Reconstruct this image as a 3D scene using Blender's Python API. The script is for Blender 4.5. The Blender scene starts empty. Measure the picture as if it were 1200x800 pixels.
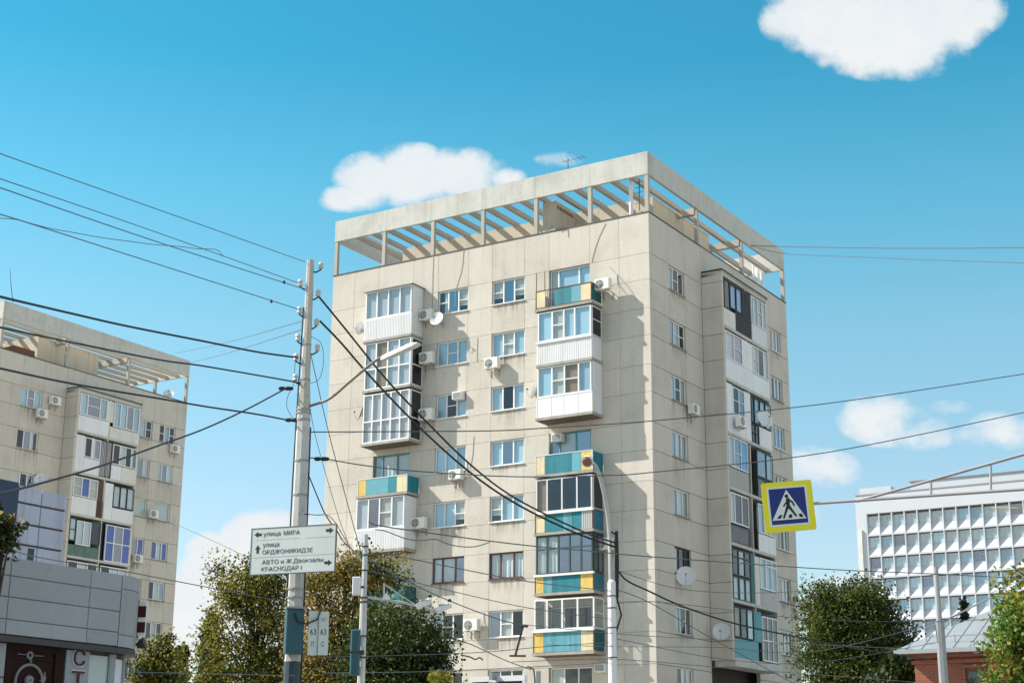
import bpy, bmesh, math, random
import numpy as np
from mathutils import Vector, Matrix
R = random.Random(7)
SC = bpy.context.scene
COL = SC.collection

# ------------------------------------------------------------------ camera
FPX, PITCH, YAW, ROLL = 1837.265, 0.2799, 0.5596, 0.0073     # focal length in px of a 1200 px wide frame; YAW = street grid
EYE = Vector((0, 0, 1.6))
_R = Vector((1, 0, 0)); _F = Vector((0, math.cos(PITCH), math.sin(PITCH))); _U = Vector((0, -math.sin(PITCH), math.cos(PITCH)))
_right = math.cos(ROLL) * _R + math.sin(ROLL) * _U
_up = -math.sin(ROLL) * _R + math.cos(ROLL) * _U
cam = bpy.data.cameras.new('camera'); camo = bpy.data.objects.new('camera', cam); COL.objects.link(camo)
camo.matrix_world = Matrix(((_right.x, _up.x, -_F.x, EYE.x), (_right.y, _up.y, -_F.y, EYE.y), (_right.z, _up.z, -_F.z, EYE.z), (0, 0, 0, 1)))
cam.sensor_width = 36; cam.sensor_fit = 'HORIZONTAL'; cam.lens = FPX / 1200 * 36
cam.clip_start = .1; cam.clip_end = 6000
SC.camera = camo

def ray(px, py):
    """direction of a surveyed point of the photograph (1200x800), world space"""
    return (_right * (px - 600) - _up * (py - 400) + _F * FPX).normalized()
def at(px, py, Y):
    d = ray(px, py); return EYE + d * (Y / d.y)
def atz(px, py, z):
    d = ray(px, py); return EYE + d * ((z - EYE.z) / d.z)

# ------------------------------------------------------------------ sun, sky, exposure
SUN_EL = math.radians(40.8)
_st = Vector((2.413, -.331, -2.10)).normalized()               # way the light travels
sun = bpy.data.lights.new('sun', 'SUN'); sun.energy = 4.0; sun.angle = math.radians(.5); sun.color = (1, .93, .82)
suno = bpy.data.objects.new('sun', sun); COL.objects.link(suno)
suno.rotation_euler = _st.to_track_quat('-Z', 'Y').to_euler(); suno.location = (-60, -20, 80)

W = bpy.data.worlds.new('World'); SC.world = W; W.use_nodes = True
nt = W.node_tree; nt.nodes.clear()
def N(t, **k):
    n = nt.nodes.new(t)
    for a, b in k.items(): setattr(n, a, b)
    return n
def L(a, b): nt.links.new(a, b)
out = N('ShaderNodeOutputWorld'); bg = N('ShaderNodeBackground'); bg.inputs[1].default_value = .125
L(bg.outputs[0], out.inputs[0])
sky = N('ShaderNodeTexSky', sky_type='NISHITA', sun_disc=False)
sky.sun_elevation = SUN_EL; sky.sun_rotation = math.atan2(-_st.x, -_st.y); sky.altitude = 0
sky.air_density = 1.0; sky.dust_density = .15; sky.ozone_density = 1.0
tint = N('ShaderNodeMix', data_type='RGBA', blend_type='MULTIPLY'); tint.inputs[0].default_value = 1
L(sky.outputs[0], tint.inputs[6])
# clouds, by direction (gnomonic on the plane y = 1)
tc = N('ShaderNodeTexCoord'); sep = N('ShaderNodeSeparateXYZ'); L(tc.outputs['Generated'], sep.inputs[0])
tr_ = N('ShaderNodeValToRGB'); L(sep.outputs[2], tr_.inputs[0]); L(tr_.outputs[0], tint.inputs[7])   # the film's cyan sky, deeper with height
for i, (p, c) in enumerate([(.10, (.64, .66, .61)), (.17, (.68, .71, .66)), (.28, (.56, .81, .70)), (.36, (.34, .82, .74)), (.44, (.16, .72, .70)), (.65, (.14, .68, .69))]):
    e = tr_.color_ramp.elements[i] if i < 2 else tr_.color_ramp.elements.new(p); e.position = p; e.color = (*c, 1)
def M(op, a, b=None, clamp=False):
    n = N('ShaderNodeMath', operation=op, use_clamp=clamp)
    for i, v in enumerate((a, b)):
        if v is None: continue
        if isinstance(v, (int, float)): n.inputs[i].default_value = v
        else: L(v, n.inputs[i])
    return n.outputs[0]
dy = M('MAXIMUM', sep.outputs[1], .02)
comb = N('ShaderNodeCombineXYZ'); L(M('DIVIDE', sep.outputs[0], dy), comb.inputs[0]); L(M('DIVIDE', sep.outputs[2], dy), comb.inputs[1])
def fbm(scale, detail, rough, dist=0):
    n = N('ShaderNodeTexNoise'); n.inputs['Scale'].default_value = scale; n.inputs['Detail'].default_value = detail
    n.inputs['Roughness'].default_value = rough; n.inputs['Distortion'].default_value = dist
    L(comb.outputs[0], n.inputs['Vector']); return n.outputs[0]
n1 = fbm(24, 10, .60, 0); n2 = fbm(15, 6, .55)
PX = 1 / FPX
blobs = [(437, 211, 52, 40, 1), (480, 208, 62, 48, 1), (540, 202, 60, 36, 1), (405, 232, 40, 20, 1), (590, 208, 30, 16, .8), (655, 187, 34, 12, .45),
         (985, 28, 96, 56, 1.1), (1070, 20, 104, 60, 1.1), (1040, 62, 105, 40, 1), (1125, 8, 62, 46, .9), (940, 20, 58, 48, 1),
         (1040, 492, 62, 34, .72), (1075, 505, 50, 26, .62), (1165, 505, 56, 26, .66), (1110, 478, 34, 12, .5), (965, 550, 46, 26, .8), (945, 545, 36, 26, .8),
         (262, 690, 60, 66, 1.7), (318, 645, 66, 52, 1.8), (340, 700, 100, 100, 1.5), (232, 720, 60, 64, 1.4), (243, 640, 26, 18, 1.1), (1000, 690, 60, 22, .7), (930, 600, 40, 20, .3)]
acc = None
for (px, py, rx, ry, w) in blobs:
    d = ray(px, py)
    s = N('ShaderNodeVectorMath', operation='SUBTRACT'); L(comb.outputs[0], s.inputs[0]); s.inputs[1].default_value = (d.x / d.y, d.z / d.y, 0)
    m = N('ShaderNodeVectorMath', operation='MULTIPLY'); L(s.outputs[0], m.inputs[0]); m.inputs[1].default_value = (1 / (rx * 1.12 * PX), 1 / (ry * 1.12 * PX), 0)
    q = N('ShaderNodeVectorMath', operation='DOT_PRODUCT'); L(m.outputs[0], q.inputs[0]); L(m.outputs[0], q.inputs[1])
    v = M('MULTIPLY', M('SUBTRACT', 1, q.outputs['Value'], clamp=True), w)
    acc = v if acc is None else M('MAXIMUM', acc, v)
front_half = M('GREATER_THAN', sep.outputs[1], .05)
dens = M('MULTIPLY', M('ADD', acc, M('MULTIPLY', M('SUBTRACT', n1, .5), 2.1)), M('MULTIPLY', M('MULTIPLY', acc, 5, clamp=True), front_half))
mr = N('ShaderNodeMapRange', interpolation_type='SMOOTHSTEP'); L(dens, mr.inputs[0]); mr.inputs[1].default_value = .05; mr.inputs[2].default_value = .78
cl = N('ShaderNodeMix', data_type='RGBA'); L(M('MULTIPLY', M('SUBTRACT', n2, .3), 1.6, clamp=True), cl.inputs[0])
CB = 3.85
cl.inputs[6].default_value = (.80 * CB, .87 * CB, .92 * CB, 1); cl.inputs[7].default_value = (1.06 * CB, 1.04 * CB, 1.0 * CB, 1)
# denser clouds added outside the view only, for whiter and stronger fill light
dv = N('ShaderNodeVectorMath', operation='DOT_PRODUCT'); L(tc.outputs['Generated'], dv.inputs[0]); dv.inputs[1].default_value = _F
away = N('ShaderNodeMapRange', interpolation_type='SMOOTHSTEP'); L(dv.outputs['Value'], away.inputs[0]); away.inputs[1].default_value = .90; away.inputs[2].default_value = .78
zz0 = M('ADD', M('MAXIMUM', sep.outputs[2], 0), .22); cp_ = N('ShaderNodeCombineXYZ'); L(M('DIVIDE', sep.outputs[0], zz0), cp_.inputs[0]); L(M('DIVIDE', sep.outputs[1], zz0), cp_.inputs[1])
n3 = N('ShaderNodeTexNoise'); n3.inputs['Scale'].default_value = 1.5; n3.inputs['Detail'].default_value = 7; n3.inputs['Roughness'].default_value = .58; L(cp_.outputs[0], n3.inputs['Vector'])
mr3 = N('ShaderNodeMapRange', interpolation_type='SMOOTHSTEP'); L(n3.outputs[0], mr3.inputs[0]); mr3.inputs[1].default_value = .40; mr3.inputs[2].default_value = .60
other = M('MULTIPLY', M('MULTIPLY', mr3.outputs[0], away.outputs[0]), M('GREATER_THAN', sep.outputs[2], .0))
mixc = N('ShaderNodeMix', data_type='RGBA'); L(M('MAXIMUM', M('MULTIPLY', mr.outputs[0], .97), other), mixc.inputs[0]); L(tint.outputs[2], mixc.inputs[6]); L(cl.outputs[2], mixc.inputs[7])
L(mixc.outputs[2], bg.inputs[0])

SC.view_settings.view_transform = 'Standard'; SC.view_settings.look = 'None'
SC.view_settings.exposure = 1.0; SC.view_settings.gamma = 1; SC.view_settings.use_curve_mapping = False
SC.render.engine = 'CYCLES'; SC.cycles.max_bounces = 6; SC.cycles.transparent_max_bounces = 12
SC.cycles.caustics_reflective = False; SC.cycles.caustics_refractive = False

# ------------------------------------------------------------------ materials
def lin(r, g, b):
    f = lambda c: (c / 255 / 12.92) if c <= 10.3 else ((c / 255 + .055) / 1.055) ** 2.4
    return (f(r), f(g), f(b))
MATS = {}
def mat(name, col, rough=.7, var=.12, scale=3.0, bump=0., rnd=.0, metal=0., spec=.4, streak=0., fine=0., stain=0.):
    """principled surface: mottling, vertical dirt runs, fine grain, tone that differs from object to object"""
    m = bpy.data.materials.new(name); m.use_nodes = True; t = m.node_tree; b = t.nodes['Principled BSDF']
    b.inputs['Roughness'].default_value = rough; b.inputs['Metallic'].default_value = metal; b.inputs['Specular IOR Level'].default_value = spec
    geo = t.nodes.new('ShaderNodeNewGeometry')
    def noise(sc, vec=None, det=5):
        n = t.nodes.new('ShaderNodeTexNoise'); n.inputs['Scale'].default_value = sc; n.inputs['Detail'].default_value = det
        t.links.new(vec or geo.outputs['Position'], n.inputs['Vector']); return n.outputs[0]
    def mth(op, a, c):
        n = t.nodes.new('ShaderNodeMath'); n.operation = op
        for i, v in enumerate((a, c)):
            if isinstance(v, (int, float)): n.inputs[i].default_value = v
            else: t.links.new(v, n.inputs[i])
        return n.outputs[0]
    val = mth('ADD', mth('MULTIPLY', mth('SUBTRACT', noise(scale), .5), 2 * var), 1.0)
    if fine: val = mth('ADD', val, mth('MULTIPLY', mth('SUBTRACT', noise(38, det=3), .5), 2 * fine))
    if streak:
        mp = t.nodes.new('ShaderNodeVectorMath'); mp.operation = 'MULTIPLY'; mp.inputs[1].default_value = (2.2, 2.2, .12)
        t.links.new(geo.outputs['Position'], mp.inputs[0])
        sv = noise(1.6, mp.outputs[0], 6)
        mr = t.nodes.new('ShaderNodeMapRange'); t.links.new(sv, mr.inputs[0]); mr.inputs[1].default_value = .50; mr.inputs[2].default_value = .72
        val = mth('SUBTRACT', val, mth('MULTIPLY', mr.outputs[0], streak))
    if stain:                                          # blotches of damp and patching
        mr = t.nodes.new('ShaderNodeMapRange'); t.links.new(noise(.55, det=8), mr.inputs[0]); mr.inputs[1].default_value = .52; mr.inputs[2].default_value = .66
        val = mth('SUBTRACT', val, mth('MULTIPLY', mr.outputs[0], stain))
        mr = t.nodes.new('ShaderNodeMapRange'); t.links.new(noise(6.5, det=6), mr.inputs[0]); mr.inputs[1].default_value = .60; mr.inputs[2].default_value = .70
        val = mth('SUBTRACT', val, mth('MULTIPLY', mr.outputs[0], stain * 1.3))
    if rnd:
        oi = t.nodes.new('ShaderNodeObjectInfo')
        val = mth('ADD', val, mth('MULTIPLY', mth('SUBTRACT', oi.outputs['Random'], .5), 2 * rnd))
    mx = t.nodes.new('ShaderNodeVectorMath'); mx.operation = 'SCALE'; mx.inputs[0].default_value = col[:3]; t.links.new(val, mx.inputs['Scale'])
    t.links.new(mx.outputs[0], b.inputs['Base Color'])
    if bump:
        bp = t.nodes.new('ShaderNodeBump'); bp.inputs['Strength'].default_value = bump; bp.inputs['Distance'].default_value = .02
        t.links.new(noise(42, det=3), bp.inputs['Height']); t.links.new(bp.outputs[0], b.inputs['Normal'])
    MATS[name] = m; return m
def glass(name, refl, tintc, rough=.02):
    m = bpy.data.materials.new(name); m.use_nodes = True; t = m.node_tree; t.nodes.clear()
    o = t.nodes.new('ShaderNodeOutputMaterial'); mx = t.nodes.new('ShaderNodeMixShader')
    tr = t.nodes.new('ShaderNodeBsdfTransparent'); gl = t.nodes.new('ShaderNodeBsdfGlossy'); fr = t.nodes.new('ShaderNodeFresnel')
    tr.inputs[0].default_value = (*tintc, 1); gl.inputs['Roughness'].default_value = rough; gl.inputs[0].default_value = (.95, .97, 1, 1)
    fr.inputs[0].default_value = 1.5
    a = t.nodes.new('ShaderNodeMath'); a.operation = 'ADD'; a.use_clamp = True; a.inputs[1].default_value = refl
    ge = t.nodes.new('ShaderNodeNewGeometry'); nb = t.nodes.new('ShaderNodeMath'); nb.operation = 'SUBTRACT'; nb.inputs[0].default_value = 1; t.links.new(ge.outputs['Backfacing'], nb.inputs[1])
    fm_ = t.nodes.new('ShaderNodeMath'); fm_.operation = 'MULTIPLY'; t.links.new(fr.outputs[0], fm_.inputs[0]); t.links.new(nb.outputs[0], fm_.inputs[1]); t.links.new(fm_.outputs[0], a.inputs[0])
    ns = t.nodes.new('ShaderNodeTexNoise'); ns.inputs['Scale'].default_value = 1.3; ns.inputs['Detail'].default_value = 1
    g = t.nodes.new('ShaderNodeNewGeometry'); t.links.new(g.outputs['Position'], ns.inputs['Vector'])
    bp = t.nodes.new('ShaderNodeBump'); bp.inputs['Strength'].default_value = .05; bp.inputs['Distance'].default_value = .1; t.links.new(ns.outputs[0], bp.inputs['Height'])
    t.links.new(bp.outputs[0], gl.inputs['Normal'])
    t.links.new(a.outputs[0], mx.inputs[0]); t.links.new(tr.outputs[0], mx.inputs[1]); t.links.new(gl.outputs[0], mx.inputs[2]); t.links.new(mx.outputs[0], o.inputs[0])
    MATS[name] = m; return m
def leafmat(name, c1, c2, tr=.42):
    m = bpy.data.materials.new(name); m.use_nodes = True; t = m.node_tree; t.nodes.clear()
    o = t.nodes.new('ShaderNodeOutputMaterial'); g = t.nodes.new('ShaderNodeNewGeometry'); mx = t.nodes.new('ShaderNodeMix'); mx.data_type = 'RGBA'
    at_ = t.nodes.new('ShaderNodeAttribute'); at_.attribute_name = 'tone'; ma = t.nodes.new('ShaderNodeMix'); ma.inputs[0].default_value = .3
    t.links.new(at_.outputs['Fac'], ma.inputs[2]); t.links.new(g.outputs['Random Per Island'], ma.inputs[3]); t.links.new(ma.outputs[0], mx.inputs[0]); mx.inputs[6].default_value = (*c1, 1); mx.inputs[7].default_value = (*c2, 1)
    p = t.nodes.new('ShaderNodeBsdfPrincipled'); p.inputs['Roughness'].default_value = .55; p.inputs['Specular IOR Level'].default_value = .3
    tl = t.nodes.new('ShaderNodeBsdfTranslucent'); ms = t.nodes.new('ShaderNodeMixShader'); ms.inputs[0].default_value = tr
    t.links.new(mx.outputs[2], p.inputs['Base Color']); t.links.new(mx.outputs[2], tl.inputs[0])
    t.links.new(p.outputs[0], ms.inputs[1]); t.links.new(tl.outputs[0], ms.inputs[2]); t.links.new(ms.outputs[0], o.inputs[0])
    MATS[name] = m; return m

mat('panel', (.560, .521, .466), .9, .05, .9, .45, .05, streak=.07, fine=.24, stain=.09)
mat('panel_plain', (.53, .50, .455), .9, .10, .8, .3, .02, streak=.14, fine=.18, stain=.1)
mat('core', (.10, .10, .10), .9)
mat('joint', (.13, .12, .11), .95)
mat('concrete', (.52, .52, .49), .9, .16, 2.2, .4, .03, streak=.12, fine=.22, stain=.16)
mat('concrete_old', (.36, .34, .31), .95, .25, 2.2, .4, .03, streak=.25, fine=.1)
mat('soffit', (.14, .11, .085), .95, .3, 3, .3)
mat('beam', (.41, .385, .345), .9, .15, 1.0, .2, .04)
mat('penthouse', (.50, .45, .37), .9, .14, .9, .2, streak=.15)
mat('cap', (.12, .115, .11), .8, .2)
mat('white', (.76, .76, .76), .45, .04, 2, rnd=.03)
mat('white_plastic', (.72, .73, .75), .4, .05, 1.5, rnd=.03, streak=.10, stain=.05)
mat('off_white', (.66, .65, .61), .6, .08, 2, rnd=.03, streak=.16, stain=.10)
mat('alu', (.62, .63, .64), .4, .05, 3, metal=.4)
mat('brown_frame', (.10, .06, .045), .6, .2, 5)
mat('black_frame', (.018, .025, .026), .6, .2, 5)
mat('green_frame', (.03, .07, .065), .6, .3, 5)
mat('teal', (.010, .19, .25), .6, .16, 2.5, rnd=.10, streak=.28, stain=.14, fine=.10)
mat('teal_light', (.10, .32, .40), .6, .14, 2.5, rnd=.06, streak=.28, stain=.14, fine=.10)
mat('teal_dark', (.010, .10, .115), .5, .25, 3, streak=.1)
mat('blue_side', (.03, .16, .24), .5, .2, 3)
mat('yellow', (.66, .46, .12), .65, .12, 2.5, streak=.28, stain=.14, fine=.10)
mat('cream', (.66, .57, .37), .7, .12, 2.5, streak=.28, stain=.14, fine=.10)
mat('rust', (.16, .075, .045), .9, .4, 9)
mat('metal_dark', (.045, .045, .048), .55, .2, 6)
mat('metal_grey', (.30, .31, .32), .5, .15, 5, metal=.3)
mat('ac_case', (.74, .73, .69), .5, .06, 2, rnd=.05)
mat('ac_fan', (.10, .11, .12), .5, .1)
mat('dish', (.62, .64, .66), .5, .06, 3, rnd=.06)
mat('sky_reflection_blind', (.47, .64, .77), .8, .08, 1.5, rnd=.16)  # pale blue puts the sky's reflection in the panes into the blind colour
mat('gray_blind', (.60, .57, .52), .85, .06, 1.5, rnd=.06)
mat('lace', (.72, .73, .74), .9, .08, 3, rnd=.07)
mat('lilac_blind', (.58, .58, .64), .9, .05, 1.5, rnd=.04)
mat('brown_blind', (.32, .22, .15), .9, .2, 2)
mat('ultramarine', (.010, .085, .52), .6, .1, 2, rnd=.05)
mat('azure', (.03, .42, .90), .4, .1, 2)
mat('shutter', (.62, .68, .66), .6, .04, 2)
mat('room', (.07, .068, .065), .9, .15, 2)
mat('board_black', (.012, .014, .014), .6, .3, 4)
mat('green_paint', (.10, .17, .155), .6, .3, 2.5, streak=.2)
mat('turquoise', (.08, .30, .34), .5, .15, 3)
mat('corrug', (.45, .45, .44), .7, .12, 2, streak=.15)
glass('glass', .03, (.90, .94, .95)); glass('glass_blue', .20, (.30, .42, .60)); glass('glass_dark', .03, (.42, .46, .48)); glass('glass_clear', .01, (.92, .94, .94))

# ------------------------------------------------------------------ objects
def tag(o, label=None, cat=None, group=None, kind=None):
    if label: o['label'] = label
    if cat: o['category'] = cat
    if group: o['group'] = group
    if kind: o['kind'] = kind
    return o
def empty(name, loc, rz=0, label=None, cat=None, group=None):
    o = bpy.data.objects.new(name, None); COL.objects.link(o); o.location = loc; o.rotation_euler = (0, 0, rz); o.empty_display_size = .3
    return tag(o, label, cat, group)
def link(name, me, parent=None, loc=None):
    o = bpy.data.objects.new(name, me); COL.objects.link(o)
    if parent: o.parent = parent
    if loc is not None: o.location = loc
    return o

class Face:
    """wall frame: a along the wall, o outwards, z up -> local coordinates of the building"""
    def __init__(s, kind, off=0): s.k = kind; s.off = off
    def __call__(s, a, o, z):
        if s.k == 'F': return (-a, -o - s.off, z)
        if s.k == 'R': return (o + s.off, a, z)
        if s.k == 'S': return (a, s.off - o, z)             # side wall of the loggia tower, a = distance from the main wall
        if s.k == 'X': return (a, -o - s.off, z)            # front wall with a running to the right
        return (a, o, z)
    neg = property(lambda s: s.k == 'R')
    def l2r(s, a0, a1): return (a1, a0) if s.k == 'F' else (a0, a1)
ID = Face('I')

class MB:
    def __init__(s): s.v = []; s.f = []
    def add(s, vs, fs):
        n = len(s.v); s.v += [tuple(p) for p in vs]; s.f += [tuple(i + n for i in q) for q in fs]; return s
    def box(s, a0, a1, o0, o1, z0, z1, F=ID):
        if a0 > a1: a0, a1 = a1, a0
        if o0 > o1: o0, o1 = o1, o0
        if z0 > z1: z0, z1 = z1, z0
        v = [F(a, o, z) for z in (z0, z1) for o in (o0, o1) for a in (a0, a1)]
        f = [(0, 2, 3, 1), (4, 5, 7, 6), (0, 1, 5, 4), (2, 6, 7, 3), (0, 4, 6, 2), (1, 3, 7, 5)]
        if F.neg: f = [q[::-1] for q in f]
        return s.add(v, f)
    def slab(s, a0, a1, o0, o1, z0, z1, F=ID, c=.012):
        """box with a chamfered outer face (outwards = o1)"""
        r = [(a0, z0), (a1, z0), (a1, z1), (a0, z1)]
        q = [(a0 + c, z0 + c), (a1 - c, z0 + c), (a1 - c, z1 - c), (a0 + c, z1 - c)]
        v = [F(a, o0, z) for a, z in r] + [F(a, o1 - c, z) for a, z in r] + [F(a, o1, z) for a, z in q]
        f = [(8, 9, 10, 11), (0, 3, 2, 1)]
        for i in range(4):
            j = (i + 1) % 4; f += [(i, j, j + 4, i + 4), (i + 4, j + 4, j + 8, i + 8)]

        # orientation: F, S and X keep a right-handed frame turned outwards
        good = {'F': True, 'R': False, 'S': False, 'X': False, 'I': True}[F.k]
        if not good: pass
        return s.add(v, f)
    def tube(s, pts, r, n=6, cap=True):
        pts = [Vector(p) for p in pts]; rs = r if isinstance(r, (list, tuple)) else [r] * len(pts)
        rings = []; prev = None
        for i, p in enumerate(pts):
            t = (pts[min(i + 1, len(pts) - 1)] - pts[max(i - 1, 0)]).normalized()
            if prev is None:
                a = t.orthogonal().normalized()
            else:
                a = (prev - t * prev.dot(t)).normalized()
            prev = a; b = t.cross(a)
            rings.append([p + (a * math.cos(2 * math.pi * k / n) + b * math.sin(2 * math.pi * k / n)) * rs[i] for k in range(n)])
        v = [q for ring in rings for q in ring]; f = []
        for i in range(len(pts) - 1):
            for k in range(n):
                k2 = (k + 1) % n; f.append((i * n + k, i * n + k2, (i + 1) * n + k2, (i + 1) * n + k))
        if cap: f += [tuple(range(n))[::-1], tuple((len(pts) - 1) * n + k for k in range(n))]
        return s.add(v, f)
    def lathe(s, prof, n=20, Mx=None, close=False):
        v = []; f = []
        for (r, h) in prof:
            for k in range(n):
                p = Vector((r * math.cos(2 * math.pi * k / n), r * math.sin(2 * math.pi * k / n), h)); v.append(Mx @ p if Mx else p)
        for i in range(len(prof) - 1):
            for k in range(n):
                k2 = (k + 1) % n; f.append((i * n + k, i * n + k2, (i + 1) * n + k2, (i + 1) * n + k))
        if close: f += [tuple(range(n))[::-1], tuple((len(prof) - 1) * n + k for k in range(n))]
        return s.add(v, f)
    def prism(s, poly, d0, d1, fn):
        """poly (x, z) extruded from depth d0 to d1; fn(x, d, z) -> point"""
        n = len(poly); v = [fn(x, d0, z) for x, z in poly] + [fn(x, d1, z) for x, z in poly]
        f = [tuple(range(n)), tuple(range(n, 2 * n))[::-1]] + [(i, i + n, (i + 1) % n + n, (i + 1) % n) for i in range(n)]
        return s.add(v, f)
    def mesh(s, name, m, smooth=False, fix=True):
        me = bpy.data.meshes.new(name); me.from_pydata(s.v, [], s.f)
        if fix:
            b = bmesh.new(); b.from_mesh(me); bmesh.ops.recalc_face_normals(b, faces=b.faces); b.to_mesh(me); b.free()
        for mm in (m if isinstance(m, (list, tuple)) else [m]): me.materials.append(MATS[mm])
        if smooth: me.shade_smooth()
        return me
    def build(s, name, m, parent=None, smooth=False, loc=None, kind=None, label=None):
        o = link(name, s.mesh(name, m, smooth), parent, loc)
        return tag(o, label, kind=kind)
PCACHE = {}

# ------------------------------------------------------------------ windows and balconies
def curtain_mb(F, a0, a1, o, z0, z1, wave=.03, n=None):
    n = n or max(4, int((a1 - a0) / .09)); mb = MB(); v = []; ph = R.random() * 6
    for i in range(n + 1):
        a = a0 + (a1 - a0) * i / n; w = wave * math.sin(i * 2.1 + ph) * (1 if wave else 0)
        v += [F(a, o + w, z0), F(a, o + w * .6, z1)]
    mb.add(v, [(2 * i, 2 * i + 2, 2 * i + 3, 2 * i + 1) for i in range(n)]); return mb

PANE = dict(sky=('glass', 'sky_reflection_blind', 1, 1), gray=('glass', 'gray_blind', 1, 1), halfgray=('glass', 'gray_blind', .75, 1), deep=('glass_blue', None, 0, 0), dark=('glass_dark', None, 0, 0),
            lace=('glass', 'lace', 1, 1), lacehalf=('glass', 'lace', 1, .5), lilac=('glass', 'lilac_blind', 1, 1), brown=('glass_clear', 'brown_blind', 1, 1), clear=('glass_clear', None, 0, 0),
            blue=('glass', 'ultramarine', 1, 1), azure=('glass', 'azure', 1, 1), shutter=('glass_clear', 'shutter', 1, 1))
def glaze(par, F, a0, a1, z0, z1, sashes, o, fm, fr=.055, dep=.06, transom=None, rail=.5, outer=True, name='glazing_frame', back=.035):
    """frame with mullions, one pane per opening, blinds behind; sashes run left to right as (kind, bar?)"""
    n = len(sashes); fb = MB()
    ws = [s[2] if len(s) > 2 else 1. for s in sashes]; tot = sum(ws); ed = [0.]
    for w in ws: ed.append(ed[-1] + w / tot)
    l, r = F.l2r(a0, a1); ed = [l + (r - l) * e for e in ed]
    if outer:
        fb.box(a0, a1, o - dep, o, z0, z0 + fr, F); fb.box(a0, a1, o - dep, o, z1 - fr, z1, F)
    for i, e in enumerate(ed):
        if 0 < i < n: fb.box(e - fr * .6, e + fr * .6, o - dep, o + .004, z0 + fr, z1 - fr, F)
        elif outer: fb.box(*sorted((e, e + (fr if e == min(a0, a1) else -fr))), o - dep, o + .002, z0 + fr, z1 - fr, F)
    if transom:
        for i in range(n):
            x0, x1 = sorted((ed[i], ed[i + 1])); fb.box(x0 + fr * .6, x1 - fr * .6, o - dep, o + .002, transom - fr * .5, transom + fr * .5, F)
    for i, s in enumerate(sashes):
        if len(s) > 1 and s[1]:
            x0, x1 = sorted((ed[i], ed[i + 1])); zz = z0 + (z1 - z0) * (s[1] if isinstance(s[1], float) else rail)
            fb.box(x0 + fr * .6, x1 - fr * .6, o - dep, o + .003, zz - fr * .35, zz + fr * .35, F)
    fo = fb.build(name, fm, par)
    for i, s in enumerate(sashes):
        g, cm, hf, wf = PANE[s[0]]; x0, x1 = sorted((ed[i], ed[i + 1]))
        zs = [(z0, z1)] if not transom else [(z0, transom), (transom, z1)]
        for (p0, p1) in zs:
            MB().box(x0 + .02, x1 - .02, o - dep * .5 - .004, o - dep * .5 + .004, p0 + .02, p1 - .02, F).build('pane', g, fo if par.parent is None else par)
        if cm:
            xa, xb = (x0 + .02, x1 - .02) if wf == 1 else (x0 + .02, x0 + (x1 - x0) * wf)
            curtain_mb(F, xa, xb, o - dep - back, z0 + .03 + (z1 - z0) * (1 - hf), z1 - .03, .0 if cm.endswith('blind') or cm == 'shutter' else .03).build('curtain' if not cm.endswith('blind') else 'blind', cm, fo if par.parent is None else par)
    return fo
def window(T, F, a0, a1, z0, z1, sashes, fm='white', o=-.09, sill='white', **k):
    fo = glaze(T, F, a0, a1, z0, z1, sashes, o, fm, fr=.06, name='window', **k)
    if sill:
        if R.random() < .75 and z0 > LOW + .8: dirt(fo, F, a0 + R.uniform(-.05, .3), a1 - R.uniform(-.05, .5), z0 - .06, R.uniform(.5, 1.2))
        l = MB(); l.box(a0 - .03, a1 + .03, -.14, .075, z0 - .045, z0 - .005, F); l.build('sill', sill, fo)
    return fo

def dirt(par, F, a0, a1, ztop, h):
    """run of dirty water down the wall: a film 4 mm proud of it"""
    MB().add([F(a0, .004, ztop - h), F(a1, .004, ztop - h), F(a1, .004, ztop), F(a0, .004, ztop)], [(0, 1, 2, 3)]).build('dirt_streak', 'dirt', par)
def dirtmat():
    m = bpy.data.materials.new('dirt'); m.use_nodes = True; t = m.node_tree; t.nodes.clear(); n = t.nodes.new
    o = n('ShaderNodeOutputMaterial'); mx = n('ShaderNodeMixShader'); tr = n('ShaderNodeBsdfTransparent'); df = n('ShaderNodeBsdfDiffuse'); df.inputs[0].default_value = (.13, .10, .075, 1)
    g = n('ShaderNodeNewGeometry'); v = n('ShaderNodeVectorMath'); v.operation = 'MULTIPLY'; v.inputs[1].default_value = (7, 7, .35); t.links.new(g.outputs['Position'], v.inputs[0])
    ns = n('ShaderNodeTexNoise'); ns.inputs['Scale'].default_value = 1; ns.inputs['Detail'].default_value = 5; t.links.new(v.outputs[0], ns.inputs['Vector'])
    r = n('ShaderNodeMapRange'); t.links.new(ns.outputs[0], r.inputs[0]); r.inputs[1].default_value = .42; r.inputs[2].default_value = .75
    tc_ = n('ShaderNodeTexCoord'); sp = n('ShaderNodeSeparateXYZ'); t.links.new(tc_.outputs['Generated'], sp.inputs[0])
    def mul(a, b, op='MULTIPLY'):
        q = n('ShaderNodeMath'); q.operation = op; q.use_clamp = True
        for i, x in enumerate((a, b)):
            if isinstance(x, (int, float)): q.inputs[i].default_value = x
            else: t.links.new(x, q.inputs[i])
        return q.outputs[0]
    f = mul(mul(r.outputs[0], mul(sp.outputs[2], 1.3, 'POWER')), .55); t.links.new(f, mx.inputs[0]); t.links.new(tr.outputs[0], mx.inputs[1]); t.links.new(df.outputs[0], mx.inputs[2]); t.links.new(mx.outputs[0], o.inputs[0])
    MATS['dirt'] = m
dirtmat()
def ribs(F, a0, a1, o, z0, z1, step=.1):
    mb = MB(); n = max(2, int(abs(a1 - a0) / step)); st = (a1 - a0) / n
    mb.box(a0, a1, o - .03, o, z0, z1, F)
    for i in range(n): mb.box(a0 + st * i + .018, a0 + st * (i + 1) - .018, o, o + .022, z0 + .004, z1 - .004, F)
    return mb

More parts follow.
